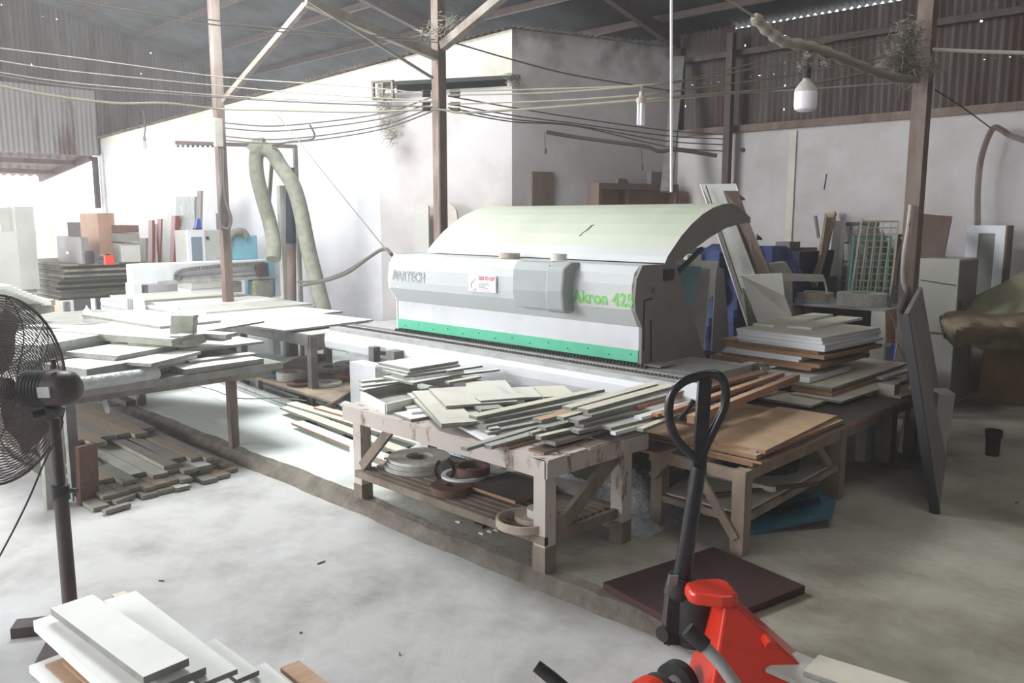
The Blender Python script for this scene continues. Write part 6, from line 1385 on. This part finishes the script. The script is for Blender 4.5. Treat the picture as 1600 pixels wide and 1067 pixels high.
mb = MB(); mb.lathe([(0, 2*k), (2.4*k, 2*k), (2.4*k, 8*k), (0, 8*k)], c, n=12); mb.build('socket', 'steel_dusty', t)
mb = MB(); mb.tube(smooth([c+ZZ*8*k, DF(227, 195, 9.6), DF(223, 172, 9.6), DF(221, 160, 9.6)]), 0.007, 6); mb.build('flex', 'wire_dark', t)
for px, py, y0_, lab in ((852, 236, 210, 'small bulb socket dangling from a wire right of the middle post'), (1003, 262, 232, 'tiny socket dangling on a cord left of the corner beam')):
    t = thing('bulb_socket', lab, 'lamp socket', DF(px, py, 10.95)); mb = MB(); mb.lathe([(0, -4*.008), (2.2*.008, -4*.008), (2.2*.008, 4*.008), (0, 4*.008)], DF(px, py, 10.95), n=10); mb.build('socket', 'steel_dark', t)
    mb = MB(); mb.tube([DF(px, py-4, 10.95), DF(px-1, y0_-3, 10.95)], 0.006, 5); mb.build('flex', 'wire_dark', t)
def W2(lab, pts, r=0.007, m='wire_light', cat='cable', grp='overhead cables'):
    ob = wire('overhead_cable', lab, [DF(x, y, d) for (x, y, d) in pts], r, m, cat, grp); return ob
W2('upper of the two cables crossing the top left corner', [(80, -6, 7.0), (200, 13, 7.6), (345, 33, 8.3), (480, 48, 8.8), (680, 62, 9.5)])
W2('lower of the two cables crossing the top left corner', [(95, -1, 7.0), (210, 20, 7.6), (345, 40, 8.3), (480, 53, 8.8), (684, 66, 9.5)])
W2('highest cable of the bundle at the left, above the lamp', [(0, 75, 8.5), (120, 90, 9.2), (345, 120, 11), (480, 130, 10.4), (590, 138, 9.9), (675, 148, 9.6)])
W2('second cable of the left bundle', [(0, 95, 8.5), (120, 112, 9.2), (345, 134, 11), (480, 146, 10.4), (675, 158, 9.6)])
W2('third cable of the left bundle', [(0, 113, 8.5), (120, 130, 9.2), (345, 149, 11), (480, 156, 10.4), (675, 160, 9.6)])
W2('fourth cable of the left bundle, slightly darker', [(0, 118, 8.5), (130, 137, 9.2), (345, 152, 11), (480, 160, 10.4), (675, 167, 9.6)], 0.010, 'wire_dark')
W2('thick yellowish cable sagging below the left bundle', [(0, 134, 8.2), (80, 149, 8.8), (180, 161, 9.3), (260, 161, 9.9), (345, 170, 10.8), (430, 172, 10.5), (560, 175, 10.0), (680, 171, 9.6), (720, 176, 9.4), (800, 172, 9.0), (880, 166, 8.5), (1003, 156, 7.6), (1100, 148, 7.6), (1250, 134, 7.8), (1425, 98, 8.2)], 0.013, 'wire_yellow')
W2('cable rising from the tubular bulb to the right post, highest', [(700, 143, 9.5), (850, 139, 8.5), (1003, 133, 7.2), (1100, 118, 7.4), (1250, 78, 7.8), (1425, 30, 8.2)], 0.007, 'wire_yellow')
W2('second cable rising from the tubular bulb to the right post', [(700, 149, 9.5), (850, 145, 8.5), (1003, 134, 7.2), (1100, 122, 7.4), (1250, 92, 7.8), (1425, 54, 8.2)], 0.007, 'wire_yellow')
W2('third cable rising toward the right post, below the second', [(700, 163, 9.5), (850, 158, 8.5), (1003, 148, 7.2), (1100, 136, 7.4), (1250, 115, 7.8), (1425, 80, 8.2)], 0.007, 'wire_yellow')
W2('faint lowest cable running to the right post under the bulb', [(1003, 160, 8.4), (1150, 146, 8.3), (1280, 138, 8.2), (1420, 128, 8.1)], 0.007, 'wire_light')
for k, (y0_, x1, y1_) in enumerate(((150, 1130, 210), (162, 1130, 217), (168, 1130, 226), (172, 1130, 236))):
    W2('%s of the thin cables fanning from the middle post to the corner post' % ORD[k], [(700, y0_, 9.5), (800, y0_+18, 10.0), (900, y0_+34-3*k, 10.4), (1040, lerp(y0_+34, y1_, 0.75), 10.8), (x1, y1_, 11.0)], 0.008, 'wire_dark')
for k, (y0_, y1_) in enumerate(((195, 150), (203, 158), (216, 166), (222, 172))):
    W2('%s of the thin cables sagging between the left and middle posts' % ORD[k], [(352, y0_-3, 11.4), (420, y0_+2, 11.2), (500, y0_-4, 10.8), (600, (y0_+y1_)/2+4, 10.2), (680, y1_, 9.7)], 0.009, 'wire_dark')
W2('pale cord slanting down the wall from the cable to the machine', [(432, 178, 10.6), (470, 225, 10.2), (530, 300, 9.6), (608, 396, 9.0)], 0.007, 'wire_yellow')
W2('single wire from the middle post down to the far corner', [(694, 62, 9.6), (800, 93, 10.2), (900, 118, 10.8), (1050, 142, 11.6)], 0.009, 'wire_dark')
W2('old thick cable drooping along the wall to the corner post', [(853, 206, 10.9), (900, 214, 11), (960, 222, 11), (1010, 229, 11), (1030, 236, 11), (1060, 234, 11), (1120, 243, 11)], 0.028, 'wire_dark')
W2('short twig-like wire on the white wall above the rack', [(425, 228, 11.8), (450, 222, 11.8), (490, 216, 11.6), (484, 195, 11.6)], 0.014, 'wire_dark')
W2('white cord hanging straight down in front of the dark roof', [(1049, -8, 6.5), (1049, 120, 6.5), (1049, 300, 6.5)], 0.011, 'bulb_white')
W2('thin rope from the roof to the cobwebbed conduit', [(1118, -10, 5.2), (1150, 8, 5.3), (1178, 26, 5.4)], 0.008, 'wire_light')
W2('cable leaving the right post toward the right edge', [(1458, 77, 8.1), (1520, 80, 7.8), (1620, 83, 7.2)], 0.016, 'wire_light')
W2('thin wire dropping from the right post to the brown hose', [(1460, 140, 8.1), (1500, 165, 8.6), (1548, 200, 9.6)], 0.007, 'wire_dark')
W2('thick black and grey cables curving to the machine from the left', [(470, 446, 10.6), (510, 438, 10.4), (545, 425, 10.2), (580, 400, 9.8), (600, 389, 9.4), (612, 398, 9.0)], 0.022, 'wire_dark')
W2('second black cable along the slab wall base toward the machine', [(465, 440, 10.8), (500, 438, 10.5), (540, 424, 10.3), (575, 402, 10.0)], 0.014, 'wire_dark')
W2('thin cord lying on the bright slab', [(290, 600, 9.6), (330, 608, 9.2), (372, 622, 8.7), (440, 622, 8.7), (480, 626, 8.5)], 0.006, 'wire_light')
# conduit with cobwebs
pts = [DF(x, y, d) for x, y, d in ((1178, 26, 5.4), (1200, 48, 5.45), (1225, 65, 5.5), (1260, 72, 5.6), (1300, 85, 5.9), (1350, 105, 6.5), (1395, 121, 7.3), (1432, 124, 8.1))]
cdt = thing('dusty_conduit', 'thick dust-coated conduit sagging from the roof to the right post', 'conduit', pts[0])
mb = MB(); mb.tube(smooth(pts, 6), [0.028+0.012*math.sin(i*0.9)**2 for i in range(len(smooth(pts, 6)))], 10); mb.build('conduit', 'cobweb', cdt)
rng = random.Random(11)
def strands(lab, cen, n_, spread, L_, r, up=0.3, nm='cobweb'):
    mb = MB()
    for i in range(int(n_*2.2)):
        x, y, d = cen[rng.randrange(len(cen))]
        x += rng.gauss(0, spread*0.45); y += rng.gauss(0, spread*0.35); an = rng.gauss(math.pi*0.85, 0.7); l_ = abs(rng.gauss(0.5, 0.35))*spread
        dx = math.cos(an)*l_; dy = math.sin(an)*l_; dd = rng.uniform(-0.1, 0.1)
        mb.tube([DF(x, y, d), DF(x+dx*0.4, y+dy*0.4+l_*0.10, d+dd*0.5), DF(x+dx*0.8, y+dy*0.7+l_*0.12, d+dd), DF(x+dx, y+dy*0.9, d+dd)], [r*1.2, r, r*0.8, r*0.5], 3)
    o = mb.build(nm, 'cobweb'); return tag(o, lab, 'cobweb', kind='stuff')
strands('thick cobwebs gathered on the right post around the cable ends', [(1425, 50, 8.1), (1420, 75, 8.1), (1415, 95, 8.1), (1425, 110, 8.1), (1400, 92, 8.0)], 420, 26, 0.3, 0.0035)
strands('cobwebs on the right side of the right post', [(1456, 95, 8.1), (1460, 110, 8.1)], 60, 16, 0.3, 0.003)
strands('cobwebs hanging around the big white bulb socket', [(1266, 88, 5.6), (1290, 92, 5.8), (1262, 100, 5.6)], 70, 11, 0.2, 0.003)
strands('cobwebs and dirt on the wall below the slot', [(603, 165, 12.3), (606, 190, 12.3), (615, 208, 12.2), (603, 150, 12.3)], 160, 16, 0.3, 0.005)
strands('cobwebs at the top of the middle post', [(676, 45, 9.5), (705, 30, 9.5)], 50, 20, 0.3, 0.003)
strands('cobwebs below the right end of the slot', [(805, 126, 11.8), (800, 120, 11.8)], 50, 10, 0.3, 0.005)
# insulators on the middle post
for k, y in enumerate((143, 149, 162, 171)):
    for sx, w in ((704, 'right'), (672, 'left')):
        a = DF(sx, y, 9.55); b = DF(sx+(14 if w == 'right' else -12), y, 9.5); mb = MB(); mb.tube([a, b], 0.02, 8)
        tag(mb.build('cable_insulator', 'steel_dark'), '%s %s-hand insulator from the top on the middle post' % (ORD[k], w), 'insulator', 'insulators on the middle post')
# brown hose at the right edge
wire('brown_hose', 'brown hose hanging down the back wall at the right edge', [PY(1528, 352, 10.9), PY(1528, 300, 10.9), PY(1532, 255, 10.9), PY(1542, 220, 10.9), PY(1553, 200, 10.9), PY(1565, 203, 10.9), PY(1580, 212, 10.9), PY(1610, 222, 10.9)], 0.035, 'steel_rust', 'hose')

# ------------------------------------------------------------------ small litter on the floors
p = P(562, 716, 0); tag(MB().box(p.x-0.1, p.x+0.02, p.y-0.03, p.y+0.05, 0, 0.09).build('foam_piece', 'edge_white'), 'small lilac-white block on the slab left of the middle bench leg', 'foam')
for k, (x, y, z, l_, w) in enumerate(((248, 908, -0.1, 0.05, 'left of the peach board'), (496, 882, -0.1, 0.08, 'in the middle of the lower floor'), (625, 1025, -0.1, 0.03, 'right of the peach board near the bottom edge'), (472, 990, -0.1, 0.02, 'between the fan and the rubber grip'), (1590, 785, 0, 0.06, 'at the right edge of the slab'))):
    p = P(x, y, z); an = 0.6+k; d = Vector((math.cos(an), math.sin(an), 0)); tag(MB().bar(p+ZZ*0.005, p+d*l_*0.7+ZZ*0.006, 0.006, 0.006).build('wood_splinter', 'dark_ply'), 'tiny dark splinter lying '+w, 'splinter')
p = P(752, 822, 0); tag(MB().box(p.x-0.04, p.x+0.04, p.y-0.03, p.y+0.03, 0, 0.02).build('wood_offcut', 'dark_ply'), 'small dark offcut on the slab in front of the bench shelf', 'offcut')
for k, (x, y) in enumerate(((692, 792), (702, 795), (713, 789), (716, 816), (752, 834), (765, 831), (775, 829))):
    p = P(x, y, 0); tag(MB().box(p.x-0.02, p.x+0.02, p.y-0.008, p.y+0.012, 0.0, 0.006).build('plastic_chip', 'edge_white'), '%s white chip from the left on the slab in front of the bench shelf' % ORD[k], 'chip', 'white chips before the bench')
# ------------------------------------------------------------------ dust hanging in the air of the workshop
m = bpy.data.materials.new('dusty_air'); m.use_nodes = True; nt = m.node_tree; nt.nodes.clear()
ou = nt.nodes.new('ShaderNodeOutputMaterial'); v = nt.nodes.new('ShaderNodeVolumeScatter'); v.inputs['Density'].default_value = 0.008; v.inputs['Anisotropy'].default_value = 0.35
v.inputs['Color'].default_value = (0.97, 0.95, 0.95, 1); nt.links.new(v.outputs[0], ou.inputs['Volume']); MATS['dusty_air'] = m
mb = MB(); mb.ext([(XF+0.12, -6.95, -0.095), (XF+0.12, YB-0.06, -0.095), (XF+0.12, YB-0.06, zroof(YB)-0.05), (XF+0.12, -6.95, zroof(-6.95)-0.05)], (25.1, 0, 0)); o = mb.build('dusty_air', 'dusty_air'); tag(o, 'thin bright dust hanging in the air of the hall', 'dust', kind='stuff')
